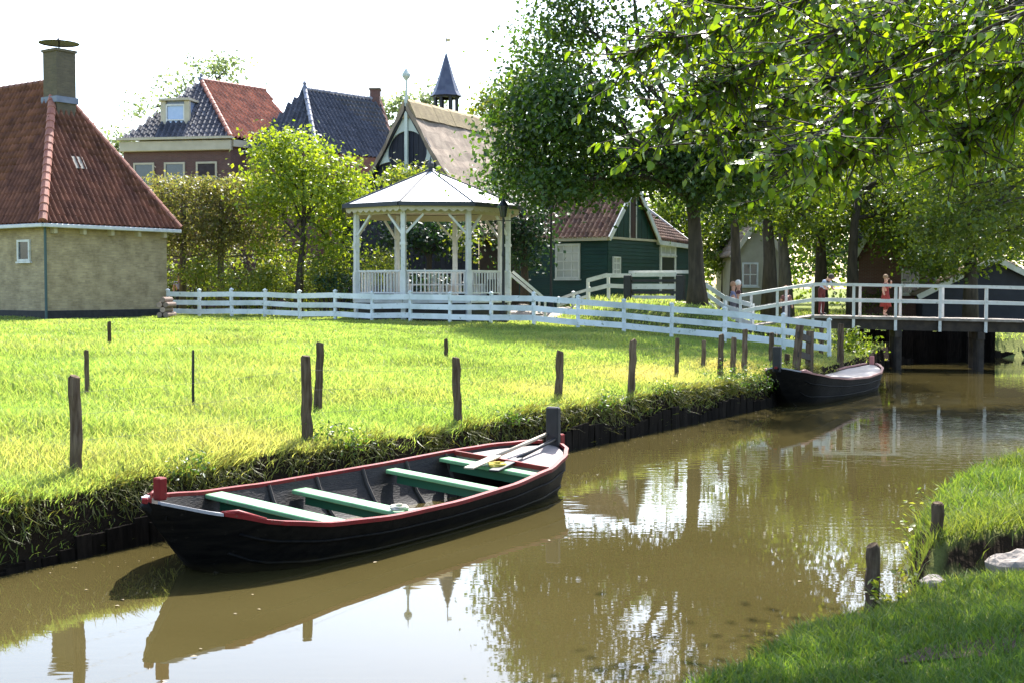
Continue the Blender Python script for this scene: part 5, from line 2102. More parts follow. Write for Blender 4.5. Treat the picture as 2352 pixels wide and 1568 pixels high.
# ------------------------------------------------------------------ people
def person(label, base, H, pose, cols, hair_c, face=0.0, skirt=False, hat=None):
    """one skinned body; face = heading (radians), 0 looks towards -Y. cols: (top, legs, shoes)"""
    base = Vector(base)
    k = H / 1.72
    J = dict(pel=(0, 0, .92), chest=(0, .0, 1.22), neck=(0, 0, 1.45), head0=(0, -.01, 1.53), head1=(0, -.02, 1.66),
             shL=(.17, 0, 1.40), shR=(-.17, 0, 1.40), elL=(.24, .03, 1.13), elR=(-.24, .03, 1.13), haL=(.25, -.05, .90), haR=(-.25, -.05, .90),
             hiL=(.09, 0, .88), hiR=(-.09, 0, .88), knL=(.10, -.02, .48), knR=(-.10, -.02, .48), anL=(.10, .02, .09), anR=(-.10, .02, .09), toL=(.11, -.15, .04), toR=(-.11, -.15, .04))
    J.update(pose)
    names = list(J)
    R = dict(pel=.135, chest=.15, neck=.055, head0=.085, head1=.088, shL=.07, shR=.07, elL=.045, elR=.045, haL=.035, haR=.035,
             hiL=.095, hiR=.095, knL=.062, knR=.062, anL=.045, anR=.045, toL=.04, toR=.04)
    E = [('pel', 'chest'), ('chest', 'neck'), ('neck', 'head0'), ('head0', 'head1'), ('chest', 'shL'), ('chest', 'shR'), ('shL', 'elL'), ('shR', 'elR'), ('elL', 'haL'), ('elR', 'haR'),
         ('pel', 'hiL'), ('pel', 'hiR'), ('hiL', 'knL'), ('hiR', 'knR'), ('knL', 'anL'), ('knR', 'anR'), ('anL', 'toL'), ('anR', 'toR')]
    rot = Matrix.Rotation(face, 3, 'Z')
    me = bpy.data.meshes.new('tmp')
    me.from_pydata([tuple(rot @ (Vector(J[n_]) * k)) for n_ in names], [(names.index(a), names.index(b_)) for a, b_ in E], [])
    o = bpy.data.objects.new('tmp', me)
    COL.objects.link(o)
    o.modifiers.new('s', 'SKIN')
    for i, n_ in enumerate(names):
        sv = me.skin_vertices[0].data[i]
        r = R[n_] * k
        sv.radius = (r, r)
        sv.use_root = (n_ == 'pel')
    o.modifiers.new('d', 'SUBSURF').levels = 2
    dg = bpy.context.evaluated_depsgraph_get()
    ev = bpy.data.meshes.new_from_object(o.evaluated_get(dg))
    bpy.data.objects.remove(o)
    ev.name = 'body'
    root = thing('person', base, label, 'person')
    mats = [mat('cloth_%.2f_%.2f_%.2f' % c, c, rough=.85) for c in cols] + [M_SKIN]
    bo = bpy.data.objects.new('body', ev)
    COL.objects.link(bo)
    bo.location = base
    setpar(bo, root)
    ev.materials.clear()
    for m_ in mats: ev.materials.append(m_)
    pj = {n_: rot @ (Vector(J[n_]) * k) for n_ in names}
    for p in ev.polygons:
        c = p.center
        n_ = min(names, key=lambda q: (pj[q] - c).length)
        if n_ in ('head0', 'head1', 'neck', 'haL', 'haR', 'elL', 'elR'): mi = 3
        elif n_ in ('pel', 'hiL', 'hiR', 'knL', 'knR'): mi = 1
        elif n_ in ('anL', 'anR'): mi = 1 if not skirt else 3
        elif n_ in ('toL', 'toR'): mi = 2
        else: mi = 0
        p.material_index = mi
        p.use_smooth = True
    hd = pj['head1'] + base
    back = rot @ Vector((0, .03, .03)) * k
    bm = bmesh.new()
    bmesh.ops.create_icosphere(bm, subdivisions=2, radius=.112 * k)
    for v in bm.verts:
        v.co.z *= 1.05
    me2 = bpy.data.meshes.new('hair'); bm.to_mesh(me2); bm.free()
    ho = link('hair' if not hat else 'cap', me2, mat('hair_%.2f_%.2f' % hair_c[:2], hair_c, rough=.8) if not hat else mat('cap_cloth', hat, rough=.8), None)
    ho.location = hd + back
    setpar(ho, root)
    nose = MB().ob(hd + rot @ Vector((0, -.10, -.05)) * k, rot @ Vector((.014, 0, 0)), rot @ Vector((0, .02, 0)), Vector((0, 0, .022)))
    nose.build('nose', M_SKIN, root)
    if skirt:
        c = base + pj['pel']
        MB().lathe((c.x, c.y, base.z), [(.13 * k, 1.15 * k), (.15 * k, .95 * k), (.21 * k, .7 * k), (.25 * k, .42 * k), (.23 * k, .42 * k)], 14).build('skirt', mats[0], root, smooth=True)
    return root


pd = br_at(br_cum[1] + 2.55) + br_bk * 1.0
person('person in a red dress on the footbridge with one hand raised to the face', pd, 1.42,
       dict(elL=(.30, -.10, 1.22), haL=(.10, -.20, 1.52), knL=(.10, -.10, .50), anL=(.10, .10, .12), toL=(.11, -.05, .05)), [(.22, .03, .024), (.22, .035, .026), (.25, .15, .1)], (.25, .16, .09), face=.9, skirt=True)
pc = br_at(br_cum[1] + .35) + br_bk * .9
person('person in a pale blue shirt and red trousers stooping at the bridge rail', pc, 1.62,
       dict(chest=(0, -.16, 1.17), neck=(0, -.30, 1.33), head0=(0, -.38, 1.36), head1=(0, -.46, 1.42), shL=(.18, -.24, 1.30), shR=(-.18, -.24, 1.30), elL=(.22, -.32, 1.05), elR=(-.22, -.32, 1.05), haL=(.16, -.45, .95), haR=(-.16, -.45, .95)),
       [(.36, .44, .58), (.10, .022, .022), (.05, .05, .05)], (.05, .04, .04), face=.7)
q = W(1684, 660, 46.2)
person('person in a blue-grey jacket walking along the road fence', (q.x, q.y, hz1(q.x, q.y) + .02), 1.68, dict(knL=(.10, -.18, .52), anL=(.10, -.10, .14), toL=(.11, -.24, .06), elR=(-.25, -.05, 1.15), haR=(-.2, -.25, 1.02)), [(.17, .18, .30), (.12, .12, .15), (.05, .05, .05)], (.35, .2, .12), face=1.3)
q = W(1696, 660, 47.2)
person('person in white cap walking behind the blue-grey jacket', (q.x, q.y, hz1(q.x, q.y) + .02), 1.78, dict(knR=(-.10, -.18, .52), anR=(-.10, -.10, .14), toR=(-.11, -.24, .06)), [(.10, .035, .04), (.10, .10, .13), (.05, .05, .05)], (.3, .2, .12), face=1.4, hat=(.75, .73, .7))
q = W(1806, 660, 47.5)
person('person in a dusky red top standing beyond the bridge ramp', (q.x, q.y, hz1(q.x, q.y) + .02), 1.66, {}, [(.20, .09, .08), (.08, .08, .10), (.05, .05, .05)], (.2, .1, .06), face=.3)
q = W(412, 660, 55)
person('person in a lavender shirt by the bushes behind the farmhouse', (q.x, q.y, hz1(q.x, q.y) + .02), 1.72, {}, [(.40, .40, .72), (.03, .03, .05), (.03, .03, .03)], (.05, .04, .04), face=.4)

# ================================================================== TREES AND SHRUBS
L_LIME = leaf_mat('lime_leaf', [(.06, .105, .016), (.10, .15, .02), (.15, .19, .03)], trans=.55, tint=(1.45, 1.25, .25))


def gz_at(p):
    return Vector((p.x, p.y, hz1(p.x, p.y)))


def big_elm():
    Y = 44.2
    base = gz_at(W(1602, 700, Y)) - Vector((0, 0, .1))
    tp = [base, W(1600, 640, Y), W(1597, 560, Y), W(1594, 500, Y), W(1580, 420, Y)]
    B = []
    for (x, y, rx, ry, n, dy) in (
        (1300, 20, 80, 90, 900, 0), (1275, 120, 85, 80, 1100, 1), (1240, 215, 80, 75, 1100, -1), (1205, 300, 90, 80, 1300, 0), (1190, 385, 85, 60, 1200, 1),
        (1330, 250, 110, 100, 1900, -2), (1350, 370, 130, 85, 2300, 0), (1290, 430, 90, 40, 900, -1), (1450, 395, 110, 55, 1500, 1), (1470, 350, 70, 50, 420, 2),
        (1560, 375, 120, 80, 2100, 0), (1650, 380, 110, 110, 2200, -1), (1700, 250, 110, 110, 2000, 1), (1440, 60, 100, 80, 300, 0), (1460, 165, 80, 60, 190, -1),
        (1570, 60, 100, 100, 480, 1), (1610, 200, 80, 90, 550, 0), (1700, 90, 120, 110, 1700, 2), (1830, 180, 130, 120, 2000, 0), (1820, 330, 110, 90, 1700, -1), (1940, 60, 130, 120, 1700, 1),
        (1400, -110, 160, 100, 1600, 0), (1620, -130, 180, 110, 1800, 0), (1850, -100, 180, 120, 1700, 0)):
        B.append(pblob(x, y, rx, ry, Y + dy * 1.2, int(n * 2.0)))
    make_tree('elm_tree', 'large spreading elm with dark trunk behind the white fence', base, B, tp, .33, L_ELM, leaf=.185, per=30, sig=.45, shell=.3)


big_elm()


def simple_tree(name, label, px_, ybase, Y, trunk, blobs, m, leaf, r, group=None, bark=None, cat='tree', dens=1.0, **kw):
    base = gz_at(W(px_, ybase, Y)) - Vector((0, 0, .1))
    tp = [base] + [W(x, y, Y) for x, y in trunk] if trunk else None
    B = [pblob(x, y, rx, ry, Y + random.uniform(-1, 1) * rx * Y / F_PX * .35, int(n * dens)) for x, y, rx, ry, n in blobs]
    return make_tree(name, label, base, B, tp, r, m, leaf, bark, cat, group, **kw)


# row of trees along the canal beyond the bridge
g_row = 'trees standing in a row beyond the bridge'
simple_tree('row_tree', 'slim straight tree standing behind the walkers on the road', 1690, 690, 51, [(1690, 600), (1688, 520), (1686, 440)],
            [(1690, 400, 80, 60, 1300), (1760, 430, 70, 60, 1100), (1660, 330, 90, 70, 1200), (1720, 480, 60, 35, 500)], L_ROW, .20, .25, g_row)
simple_tree('row_tree', 'thick dark-trunked tree before the beige cottage', 1768, 690, 55, [(1768, 600), (1764, 520), (1755, 440)],
            [(1790, 450, 85, 70, 1400), (1860, 400, 90, 80, 1500), (1780, 350, 100, 80, 1300), (1850, 500, 70, 40, 700)], L_ROW, .21, .33, g_row)
simple_tree('row_tree', 'pale grey-barked tree beside the beige cottage', 1806, 690, 58, [(1802, 610), (1798, 560), (1800, 480)],
            [(1820, 510, 60, 45, 700), (1880, 470, 80, 60, 1100)], L_ROW, .21, .32, g_row, bark=M_BARKGREY)
simple_tree('row_tree', 'brown-trunked tree rising behind the stooping person', 1885, 690, 60, [(1886, 600), (1884, 520), (1880, 440)],
            [(1920, 470, 90, 70, 1500), (1960, 390, 110, 90, 1700), (1880, 540, 60, 35, 600), (2020, 470, 90, 70, 1300)], L_ROW, .22, .3, g_row)
simple_tree('row_tree', 'tree with drooping boughs before the red brick cottage', 1960, 690, 56.5, [(1958, 600), (1962, 520), (1975, 440)],
            [(2030, 420, 120, 90, 2200), (2110, 500, 110, 80, 2100), (2150, 390, 130, 100, 2000), (2060, 550, 70, 40, 800), (2160, 580, 90, 50, 1200)], L_ROW, .2, .26, g_row)
simple_tree('row_tree', 'broad leafy tree hanging over the canal before the boathouse', 2230, 690, 53, [(2230, 600), (2225, 520), (2220, 450)],
            [(2200, 470, 110, 90, 2100), (2290, 420, 120, 100, 2200), (2190, 590, 90, 50, 1500), (2270, 560, 80, 45, 900), (2360, 500, 90, 90, 1500), (2120, 610, 50, 28, 500), (2340, 300, 130, 110, 1800), (2200, 320, 130, 110, 1800)], L_ROW, .19, .28, g_row)
# darker, taller trees closing the view above them
g_back = 'tall trees closing the view behind the bridge'
for i, (x, Y, lab) in enumerate(((1980, 70, 'tall tree crown showing above the red brick cottage'), (2180, 74, 'tall tree crown above the boathouse'), (2400, 70, 'tall tree beyond the boathouse roof'), (1780, 76, 'tall tree crown behind the beige cottage'))):
    simple_tree('tall_tree', lab, x, 690, Y, [(x, 600), (x + 5, 480), (x, 330)],
                [(x, 330, 120, 100, 1500), (x - 80, 420, 110, 90, 1400), (x + 80, 420, 110, 90, 1400), (x, 190, 120, 110, 1500), (x - 60, 90, 110, 100, 1100), (x + 70, 60, 110, 100, 1100), (x, 520, 130, 70, 1300), (x, 600, 120, 40, 900)], L_ELM, .27, .35, g_back, dens=.9)

# tree on the far side bank, its crown between the near boughs and the row
simple_tree('canal_tree', 'fine-leaved tree leaning over the canal in front of the bridge end', 2830, 700, 30, [(2810, 560), (2760, 420), (2700, 300)],
            [(2140, 440, 90, 70, 900), (2260, 380, 110, 80, 1300), (2230, 500, 100, 65, 1200), (2120, 530, 70, 40, 600), (2340, 480, 90, 80, 1100), (2350, 280, 120, 90, 1200), (2200, 280, 110, 80, 1000), (2290, 560, 60, 35, 450), (2450, 400, 120, 120, 900)],
            L_ROW, .115, .14, sig=.26, shell=.25, per=34)

simple_tree('bank_lime', 'leafy lime tree whose fine sunlit sprays fill behind the near boughs', 3040, 760, 34, [(3030, 500), (3000, 250), (2900, 60)],
            [(1780, 60, 90, 70, 1000), (1880, 20, 120, 80, 1300), (1900, 170, 110, 70, 1300), (2040, 100, 120, 90, 1700), (2060, 250, 120, 80, 1600), (2200, 60, 130, 100, 1800), (2220, 210, 120, 80, 1700), (2330, 320, 110, 80, 1300), (2360, 130, 130, 110, 1700), (1820, 280, 80, 55, 800), (1960, 340, 90, 55, 850), (2150, 370, 90, 55, 850), (2050, -80, 200, 90, 1500), (2330, -80, 180, 100, 1500), (1780, -70, 140, 70, 900)],
            L_LIME, .14, .12, sig=.28, shell=.15, per=30)

# pleached lindens: a flat-topped clipped screen on straight stems
def lindens():
    for i, (x0, x1, tx, lab) in enumerate(((346, 500, 420, 'clipped flat-topped linden nearest the farmhouse roof'), (490, 646, 507, 'clipped flat-topped linden with straight grey trunk above white fence'))):
        Y = 54.5 + .4 * i
        base = gz_at(W(tx, 690, Y)) - Vector((0, 0, .1))
        root = thing('linden_tree', base, lab, 'tree', 'clipped lindens behind the fence')
        MB().tube([base, W(tx, 600, Y), W(tx + 2, 500, Y), W(tx, 430, Y)], [.17, .14, .12, .06], 9).build('trunk', M_BARKGREY, root, smooth=True)
        a, b_ = W(x0, 410, Y), W(x1, 600, Y)
        for k in range(5):
            z = b_.z + (a.z - b_.z) * (k + .5) / 5
            MB().tube([Vector((a.x, Y, z)), Vector((base.x, Y, z - .2)), Vector((b_.x, Y, z))], [.02, .05, .02], 6).build('limb', M_BARKGREY, root)
        n = 300
        cx_ = RNG.uniform(a.x, b_.x, n); cy_ = Y + RNG.uniform(-1.0, 1.0, n)
        cz_ = b_.z + (a.z - b_.z) * RNG.random(n) ** .8
        low = b_.z + .55 * np.sin(cx_ * 2.1 + i) + .35 * np.sin(cx_ * 5.3) + .3
        cz_ = np.maximum(cz_, low)
        idx = np.repeat(np.arange(n), 26)
        P = np.stack([cx_, cy_, cz_], 1)[idx] + RNG.normal(0, 1, (len(idx), 3)) * np.array([.26, .2, .22])
        P[:, 2] = np.minimum(P[:, 2], a.z + RNG.normal(.05, .13, len(P)))
        V, F = leaf_arrays(P, RNG.normal(0, 1, (len(P), 3)) + np.array([0, -.3, .4]), .14 * RNG.uniform(.7, 1.3, len(P)))
        link('crown', np_mesh('crown', V, F), L_LINDEN, root)


lindens()

simple_tree('walnut_tree', 'bright yellow-green tree with forked leaning trunk behind the fence', 684, 690, 53, [(690, 610), (696, 560), (700, 500)],
            [(620, 335, 55, 40, 700), (690, 345, 65, 45, 900), (650, 400, 85, 55, 1400), (755, 395, 75, 50, 1100), (700, 455, 110, 60, 2000), (805, 430, 50, 45, 700), (620, 470, 60, 50, 800), (780, 500, 60, 50, 800), (640, 560, 50, 45, 500), (770, 570, 55, 45, 700)],
            L_BRIGHT, .19, .17, shell=.4, sig=.32)
# shrubs behind the fence
sh = 'shrubs behind the white fence'
for (x, y, rx, ry, Y, m_, lab) in (
        (450, 625, 45, 40, 53.2, L_BUSH, 'light green shrub beside the person in lavender'),
        (560, 645, 60, 32, 52.6, L_BUSH, 'low green shrub under the clipped linden trunk'),
        (628, 640, 45, 40, 52.9, L_BUSH, 'yellow-green shrub at the foot of the bright tree'),
        (745, 625, 50, 45, 52.4, L_BUSH, 'yellow-flowering shrub between bright tree and bandstand'),
        (770, 650, 40, 30, 51.8, L_DARK, 'small dark shrub next to the bandstand base'),
        (875, 610, 58, 45, 52.5, L_BUSH, 'pale yellow shrub seen through the bandstand'),
        (1000, 655, 70, 25, 53, L_DARK, 'low dark shrub under the barn wall behind the bandstand'),
        (2050, 690, 120, 40, 60, L_ROW, 'low bushes below the red brick cottage'),
        (1955, 790, 40, 28, 39.6, L_ROW, 'green weeds growing at the bridge abutment')):
    c = W(x, y, Y)
    k = Y / F_PX
    base = gz_at(c)
    root = thing('shrub', base, lab, 'shrub', sh if x < 1100 else None)
    stem = MB()
    for j in range(6):
        e = c + Vector((random.uniform(-.6, .6) * rx * k, random.uniform(-.5, .5), random.uniform(-.2, .6) * ry * k))
        stem.tube(limb_path(base + Vector((random.uniform(-.15, .15), 0, -.05)), e, .12, 4), [.03, .025, .02, .015, .008], 5, cap=False)
    stem.build('stem', M_BARK, root)
    P, Nn = crown_points([(c.x, c.y, max(c.z, base.z + ry * k * .7), rx * k, min(rx * k, 1.0), ry * k, int(rx * ry * .55))], 22, .22, .3)
    P = P[P[:, 2] > base.z - .05]; Nn = Nn[:len(P)]
    V, F = leaf_arrays(P, Nn, .13 * RNG.uniform(.6, 1.4, len(P)))
    link('crown', np_mesh('crown', V, F), m_, root)

# tall hedge closing the garden behind the lindens
def hedge():
    Y = 59.5
    a, b_ = W(300, 690, Y), W(840, 690, Y)
    root = thing('garden_hedge', gz_at((a + b_) / 2), 'tall yellow-green garden hedge behind the clipped lindens', 'hedge')
    st = MB()
    for k in range(14):
        x = a.x + (b_.x - a.x) * (k + .5) / 14
        st.tube([(x, Y, 1.3), (x + .1, Y, 3.4)], [.05, .02], 5)
    st.build('stem', M_BARK, root)['kind'] = 'stuff'
    B = [(a.x + (b_.x - a.x) * (k + .5) / 14, Y + .3 * math.sin(k * 2.2), 3.0 + .5 * math.sin(k * 1.7), .8, .7, 1.6, 620) for k in range(14)]
    P, Nn = crown_points(B, 24, .3, .3)
    V, F = leaf_arrays(P, Nn, .17 * RNG.uniform(.6, 1.4, len(P)))
    link('crown', np_mesh('crown', V, F), L_BUSH, root)


hedge()

# dark trees round the barn
simple_tree('dark_tree', 'dark green tree behind the bandstand against the barn', 985, 690, 56, [(985, 620), (988, 570)],
            [(960, 530, 55, 40, 900), (1035, 525, 50, 40, 800), (905, 545, 40, 40, 500), (1000, 560, 60, 30, 700)], L_DARK, .19, .16)
simple_tree('dark_tree', 'dark ivy-green tree between bandstand and green cottage', 1205, 690, 52.8, [(1205, 620), (1202, 560), (1200, 500)],
            [(1200, 500, 60, 60, 1700), (1225, 560, 40, 55, 900), (1165, 450, 45, 45, 800), (1180, 575, 35, 50, 700), (1130, 480, 35, 40, 400)], L_DARK, .18, .18)
simple_tree('slim_tree', 'slender light tree rising behind the peak of bandstand roof', 925, 690, 55, [(925, 620), (930, 500), (935, 430)],
            [(930, 410, 45, 22, 420), (900, 425, 30, 18, 200), (1000, 415, 40, 16, 220), (960, 395, 25, 12, 120), (1075, 555, 30, 40, 380)], L_BUSH, .17, .08)
# pale far trees
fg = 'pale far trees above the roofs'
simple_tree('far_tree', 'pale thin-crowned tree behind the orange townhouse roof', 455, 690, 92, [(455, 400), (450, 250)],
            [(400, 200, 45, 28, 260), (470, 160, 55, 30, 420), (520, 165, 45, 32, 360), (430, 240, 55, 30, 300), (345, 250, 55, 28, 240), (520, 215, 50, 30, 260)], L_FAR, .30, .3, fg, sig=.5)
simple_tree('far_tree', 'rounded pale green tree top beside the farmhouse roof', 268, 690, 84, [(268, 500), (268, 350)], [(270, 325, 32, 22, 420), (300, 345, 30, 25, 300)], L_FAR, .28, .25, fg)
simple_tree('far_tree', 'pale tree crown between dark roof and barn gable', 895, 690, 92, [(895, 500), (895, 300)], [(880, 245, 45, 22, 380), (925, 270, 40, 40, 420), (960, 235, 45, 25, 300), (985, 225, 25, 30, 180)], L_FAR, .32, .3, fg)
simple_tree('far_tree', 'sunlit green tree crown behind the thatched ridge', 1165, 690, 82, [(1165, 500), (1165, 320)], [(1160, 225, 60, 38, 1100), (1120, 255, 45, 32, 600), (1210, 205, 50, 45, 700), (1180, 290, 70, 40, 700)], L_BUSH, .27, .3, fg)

simple_tree('far_tree', 'green tree showing between the cottage annex and the elm trunk', 1545, 690, 72, [(1545, 600), (1545, 520)], [(1545, 480, 60, 50, 1100), (1510, 540, 50, 40, 800), (1590, 540, 50, 45, 800), (1560, 600, 60, 40, 700)], L_ROW, .24, .2)
simple_tree('far_tree', 'leafy green tree filling the gap behind the walkers', 1665, 690, 70, [(1665, 600), (1665, 520)], [(1660, 520, 60, 55, 1300), (1725, 550, 55, 50, 1100), (1640, 590, 55, 40, 900), (1700, 480, 60, 50, 1000)], L_ROW, .23, .2)

# hedge mass far behind everything, one wood
Pw, Nw = crown_points([(x, 96 + 5 * math.sin(x), 3.5 + 1.2 * math.sin(x * .7), 5, 3.5, 3.6, 900) for x in np.arange(-52, 60, 5.0)] + [(x, 93 + 3 * math.sin(x * 2), 8.5 + 1.5 * math.sin(x * .9), 4.5, 3.5, 4.0, 1700) for x in np.arange(9, 62, 4.0)], 24, .7, .3)
V, F = leaf_arrays(Pw, Nw, .42 * RNG.uniform(.7, 1.3, len(Pw)))
tag(link('far_wood', np_mesh('far_wood', V, F), L_ROW), 'distant belt of trees and hedges behind the village', 'wood', kind='stuff')


# ------------------------------------------------------------------ tree on the near bank: its boughs hang into the view
def leaf_shape():
    """one broad pointed leaf with a folded midrib, 16 triangles"""
    n = 4
    V, Fc = [], []
    for i in range(n + 1):
        t = i / n
        w = .36 * math.sin(math.pi * t ** .8) ** .8 * (1 - .25 * t)
        bend = -.25 * t * t
        V += [(-w, t, bend + .10 * w), (0, t, bend), (w, t, bend + .10 * w)]
    for i in range(n):
        a = i * 3
        Fc += [(a, a + 1, a + 4, a + 3), (a + 1, a + 2, a + 5, a + 4)]
    me = bpy.data.meshes.new('leaf')
    me.from_pydata(V, [], Fc)
    me.update()
    me.polygons.foreach_set('use_smooth', [True] * len(Fc))
    me.materials.append(L_NEAR)
    return me


def overhang():
    tb = Vector((7.6, 9.4, hz1(7.6, 9.4) - .1))
    root = thing('bank_tree', tb, 'tree on the near bank whose leafy boughs hang over the canal', 'tree')
    fork = Vector((7.3, 9.6, 4.6))
    MB().tube([tb, Vector((7.5, 9.5, 2.0)), Vector((7.4, 9.5, 3.4)), fork], [.46, .36, .32, .28], 12).build('trunk', M_BARK, root, smooth=True)
    P_, D_ = [], []
    boughs = [  # picture-plane path of each bough and its distance
        ([(2700, -420), (2300, -190), (1900, -30), (1640, 60), (1445, 118)], 9.2, 90),
        ([(2700, -300), (2250, -60), (1900, 80), (1700, 160), (1560, 250)], 8.8, 110),
        ([(2700, -200), (2300, 20), (2000, 150), (1800, 240), (1640, 320)], 9.6, 120),
        ([(2750, -200), (2350, 40), (2080, 170), (1920, 280), (1800, 350)], 8.6, 100),
        ([(2750, -120), (2400, 110), (2150, 230), (2000, 310), (1890, 385)], 9.4, 100),
        ([(2700, -500), (2400, -250), (2150, -60), (2020, 40), (1930, 130)], 10.4, 130),
        ([(2700, -380), (2450, -120), (2300, 40), (2180, 160), (2080, 250)], 10.8, 130),
        ([(2750, -250), (2500, -20), (2380, 130), (2280, 260), (2190, 350)], 10.0, 120),
        ([(2600, -500), (2100, -230), (1800, -90), (1650, -20), (1540, 20)], 10.6, 90),
        ([(2750, -450), (2500, -250), (2350, -100), (2250, 30), (2180, 90)], 11.2, 120),
        ([(2650, -480), (2250, -260), (2000, -140), (1850, -60), (1720, 40)], 11.5, 130)]
    for bi, (path, Y, nl) in enumerate(boughs):
        pts = [fork] + [W(x, y, Y + .5 * math.sin(i * 2.1 + bi)) for i, (x, y) in enumerate(path)]
        fine = []
        for a, b_ in zip(pts[:-1], pts[1:]):
            for k in range(4):
                t = k / 4
                fine.append(a.lerp(b_, t) + Vector((random.uniform(-.04, .04), random.uniform(-.06, .06), random.uniform(-.04, .04))))
        fine.append(pts[-1])
        n = len(fine)
        lm = MB().tube(fine, [.022 * (1 - i / n) ** 1.2 + .003 for i in range(n)], 7)
        lo = lm.build('bough', M_BARK, root, smooth=True)
        tw = MB()
        for j in range(int(nl * 1.5)):
            s_ = .35 + .65 * random.random() ** .8
            i = min(n - 2, int(s_ * (n - 1)))
            p = fine[i].lerp(fine[i + 1], random.random())
            d = (fine[i + 1] - fine[i]).normalized()
            side = Vector((random.gauss(0, 1), random.gauss(0, 1), random.gauss(-.25, .6))).normalized()
            e = p + (d * random.uniform(.1, .5) + side * random.uniform(.2, .6)) * random.uniform(.5, 1.1)
            lp = limb_path(p, e, .1, 4, -.05)
            tw.tube(lp, [.010, .008, .006, .005, .003], 4, cap=False)
            L_ = (e - p).length
            k = max(6, int(L_ * 24))
            for q_ in range(k):
                t = (q_ + random.random()) / k
                ii = min(3, int(t * 4))
                pos = lp[ii].lerp(lp[ii + 1], t * 4 - ii)
                dd = (lp[ii + 1] - lp[ii]).normalized()
                out = Vector((random.gauss(0, .8), random.gauss(0, .8), random.gauss(-.55, .45)))
                P_.append(pos); D_.append((dd * .6 + out).normalized())
        if tw.v:
            tw.build('twig', M_BARK, lo)['kind'] = 'stuff'
    # orient: leaf runs along D, its face turned mostly upward
    camp = Vector((0, 0, CAMZ))
    me = leaf_shape()
    base = np.array([v.co[:] for v in me.vertices])
    Fc = np.array([list(p.vertices) for p in me.polygons])
    mats_ = []
    for p, d in zip(P_, D_):
        upv = Vector((random.gauss(0, .55), random.gauss(0, .55), 1))
        x = d.cross(upv).normalized()
        z = x.cross(d).normalized()
        s_ = random.choice((random.uniform(.035, .06), random.uniform(.055, .09), random.uniform(.07, .098)))
        M = Matrix((x, d, z)).transposed().to_4x4()
        mats_.append(Matrix.Translation(p) @ M @ Matrix.Scale(s_, 4))
    def key(M):
        p = M.translation
        px_, py_ = CX + F_PX * p.x / p.y, HZ - F_PX * (p.z - CAMZ) / p.y
        inside = 0 < px_ < 2352 and -10 < py_ < 1568
        return (not inside, p.y)
    mats_.sort(key=key)
    cr = None
    rest = mats_[300:]
    Vs = np.concatenate([base @ np.array(M)[:3, :3].T + np.array(M)[:3, 3] for M in rest])
    Fs = np.concatenate([Fc + i * len(base) for i in range(len(rest))])
    cr = link('crown', np_mesh('crown', Vs, Fs), L_NEAR, root)
    cr['kind'] = 'stuff'
    cr.data.polygons.foreach_set('use_smooth', [True] * len(cr.data.polygons))
    for M in mats_[:300]:
        o = bpy.data.objects.new('leaf', me)
        COL.objects.link(o)
        o.parent = cr
        o.matrix_local = M
    # upper crown over the bank, out of the picture above: it shades the near bank
    B = [(3.0, 14.2, 7.1, 1.0, 1.0, .5, 450), (4.2, 13.9, 7.2, 1.1, 1.0, .6, 600), (5.0, 14.8, 7.4, 1.1, 1.0, .6, 600), (3.9, 15.2, 7.2, 1.0, .8, .5, 400), (5.6, 13.2, 7.4, 1.0, 1.0, .6, 550), (4.4, 12.6, 6.9, .9, .8, .5, 350), (6.6, 12.2, 7.6, 1.6, 1.6, .9, 1000), (6.6, 10.4, 6.6, 1.4, 1.5, .9, 900), (7.8, 12.0, 8.0, 2.0, 2.0, 1.4, 1200), (6.2, 8.6, 5.6, 1.2, 1.2, .7, 700)]
    Pu, Nu = crown_points(B, 24, .4, .3)
    # keep the picture's lower sky line free: nothing of this upper crown hangs into the frame's lower part
    V, F = leaf_arrays(Pu, Nu, .15 * RNG.uniform(.7, 1.3, len(Pu)))
    uc = link('upper_crown', np_mesh('upper_crown', V, F), L_NEAR, root)
    uc['kind'] = 'stuff'
    print('near leaves', len(mats_))


overhang()

# leafy weeds along the meadow edge
def bank_weeds():
    for s_, w_, hh in ((2.5, .3, .22), (5.2, .4, .3), (9.4, .3, .22), (12.6, .4, .25), (15.0, .35, .25), (18.6, .7, .45), (19.8, .6, .4), (21.5, .6, .35), (23.2, .5, .35), (26.5, .5, .35), (29.0, .5, .4)):
        t = .12
        x, y = -5 + s_ * .535 - t * .845, 12.3 + s_ * .845 + t * .535
        base = Vector((x, y, hz1(x, y)))
        root = thing('bank_weed', base, 'leafy green weed clump on the meadow edge of the canal', 'plant', 'weeds along the meadow bank')
        st = MB()
        for j in range(5):
            st.tube(limb_path(base, base + Vector((random.gauss(0, w_ * .4), random.gauss(0, w_ * .4), hh * random.uniform(.6, 1))), .1, 3), [.006, .005, .004, .002], 4, cap=False)
        st.build('stem', mat('weed_stem', (.10, .12, .03), rough=.8), root)['kind'] = 'stuff'
        P, Nn = crown_points([(base.x + .05, base.y, base.z + hh * .4, w_, w_ * .8, hh * .7, int(260 * w_ / .4))], 14, .07, .2)
        V, F = leaf_arrays(P, Nn, .065 * RNG.uniform(.6, 1.4, len(P)), .4)
        link('foliage', np_mesh('foliage', V, F), L_WEED, root)


L_WEED = leaf_mat('weed_leaf', [(.03, .07, .015), (.06, .11, .02), (.11, .15, .03)], trans=.4)
bank_weeds()

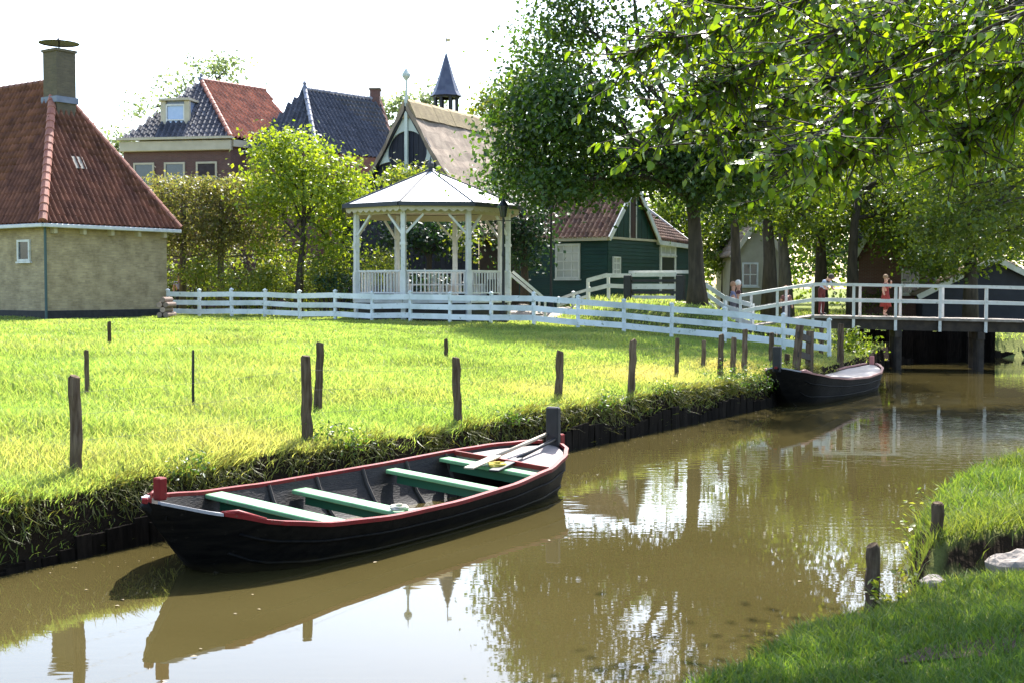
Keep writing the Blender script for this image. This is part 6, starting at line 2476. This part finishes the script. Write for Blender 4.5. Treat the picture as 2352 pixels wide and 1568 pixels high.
# weeds on the turf mound edge
def weeds():
    for i, (x, y) in enumerate(((4.35, 13.2), (4.75, 14.0), (4.15, 12.7), (5.2, 14.9), (2.86, 10.02), (3.05, 10.0), (2.72, 9.95))):
        base = Vector((x, y, hz1(x, y) - .02))
        root = thing('weed', base, 'leafy weed growing at the grassy water edge of the near bank', 'plant', 'weeds on the near bank edge')
        st = MB()
        P, Nn = [], []
        for j in range(7):
            e = base + Vector((random.gauss(-.05, .13), random.gauss(0, .13), random.uniform(.2, .42)))
            lp = limb_path(base, e, .1, 4)
            st.tube(lp, [.006, .005, .004, .003, .002], 4, cap=False)
            for k in range(10):
                t = random.uniform(.2, 1)
                P.append(base.lerp(e, t) + Vector((random.gauss(0, .035), random.gauss(0, .035), random.gauss(0, .02)))); Nn.append((random.gauss(0, .6), random.gauss(0, .6), 1))
        st.build('stem', mat('weed_stem', (.10, .12, .03), rough=.8), root)
        V, F = leaf_arrays(np.array([p[:] for p in P]), np.array(Nn), RNG.uniform(.05, .09, len(P)))
        link('foliage', np_mesh('foliage', V, F), L_BUSH, root)


weeds()

# ------------------------------------------------------------------ leaves and scraps afloat
def flotsam():
    spots = [(1250, 1235), (1300, 1232), (440, 1500), (470, 1505), (1040, 1335), (560, 1415), (620, 1395), (1460, 1240), (1500, 1238), (2460, 1250), (2120, 1145), (820, 1300), (250, 1390), (300, 1375), (1390, 1420), (1880, 1330)]
    Pw = []
    for x, y in spots:
        for k in range(1):
            d = ray(x + random.gauss(0, 18), y + random.gauss(0, 5))
            kk = -CAMZ / d.z
            Pw.append((d.x * kk, d.y * kk, .008))
    Pw = np.array(Pw)
    V, F = leaf_arrays(Pw, np.tile(np.array([[0, 0, 1.0]]), (len(Pw), 1)) + RNG.normal(0, .08, (len(Pw), 3)), RNG.uniform(.03, .06, len(Pw)))
    # drift of small scum along the sheltered edges
    n = 260
    s_ = RNG.uniform(-2, 30, n); t_ = -RNG.gamma(1.2, .35, n) - .12
    Q = np.stack([-5 + s_ * .535 - t_ * .845, 12.3 + s_ * .845 + t_ * .535, np.full(n, .006)], 1)
    far_ = -seg_dist(Q[:, 0], Q[:, 1], LB) > .1
    Q = Q[far_]
    V2, F2 = leaf_arrays(Q, np.tile(np.array([[0, 0, 1.0]]), (len(Q), 1)) + RNG.normal(0, .06, (len(Q), 3)), RNG.uniform(.012, .04, len(Q)))
    F = np.concatenate([F, F2 + len(V)]); V = np.concatenate([V, V2])
    o = link('floating_leaves', np_mesh('floating_leaves', V, F), mat('dead_leaf', (.16, .12, .06), (.24, .19, .11), rough=.7, rnd=.4))
    tag(o, 'scattered dead leaves floating on the brown water', 'leaves', kind='stuff')


flotsam()
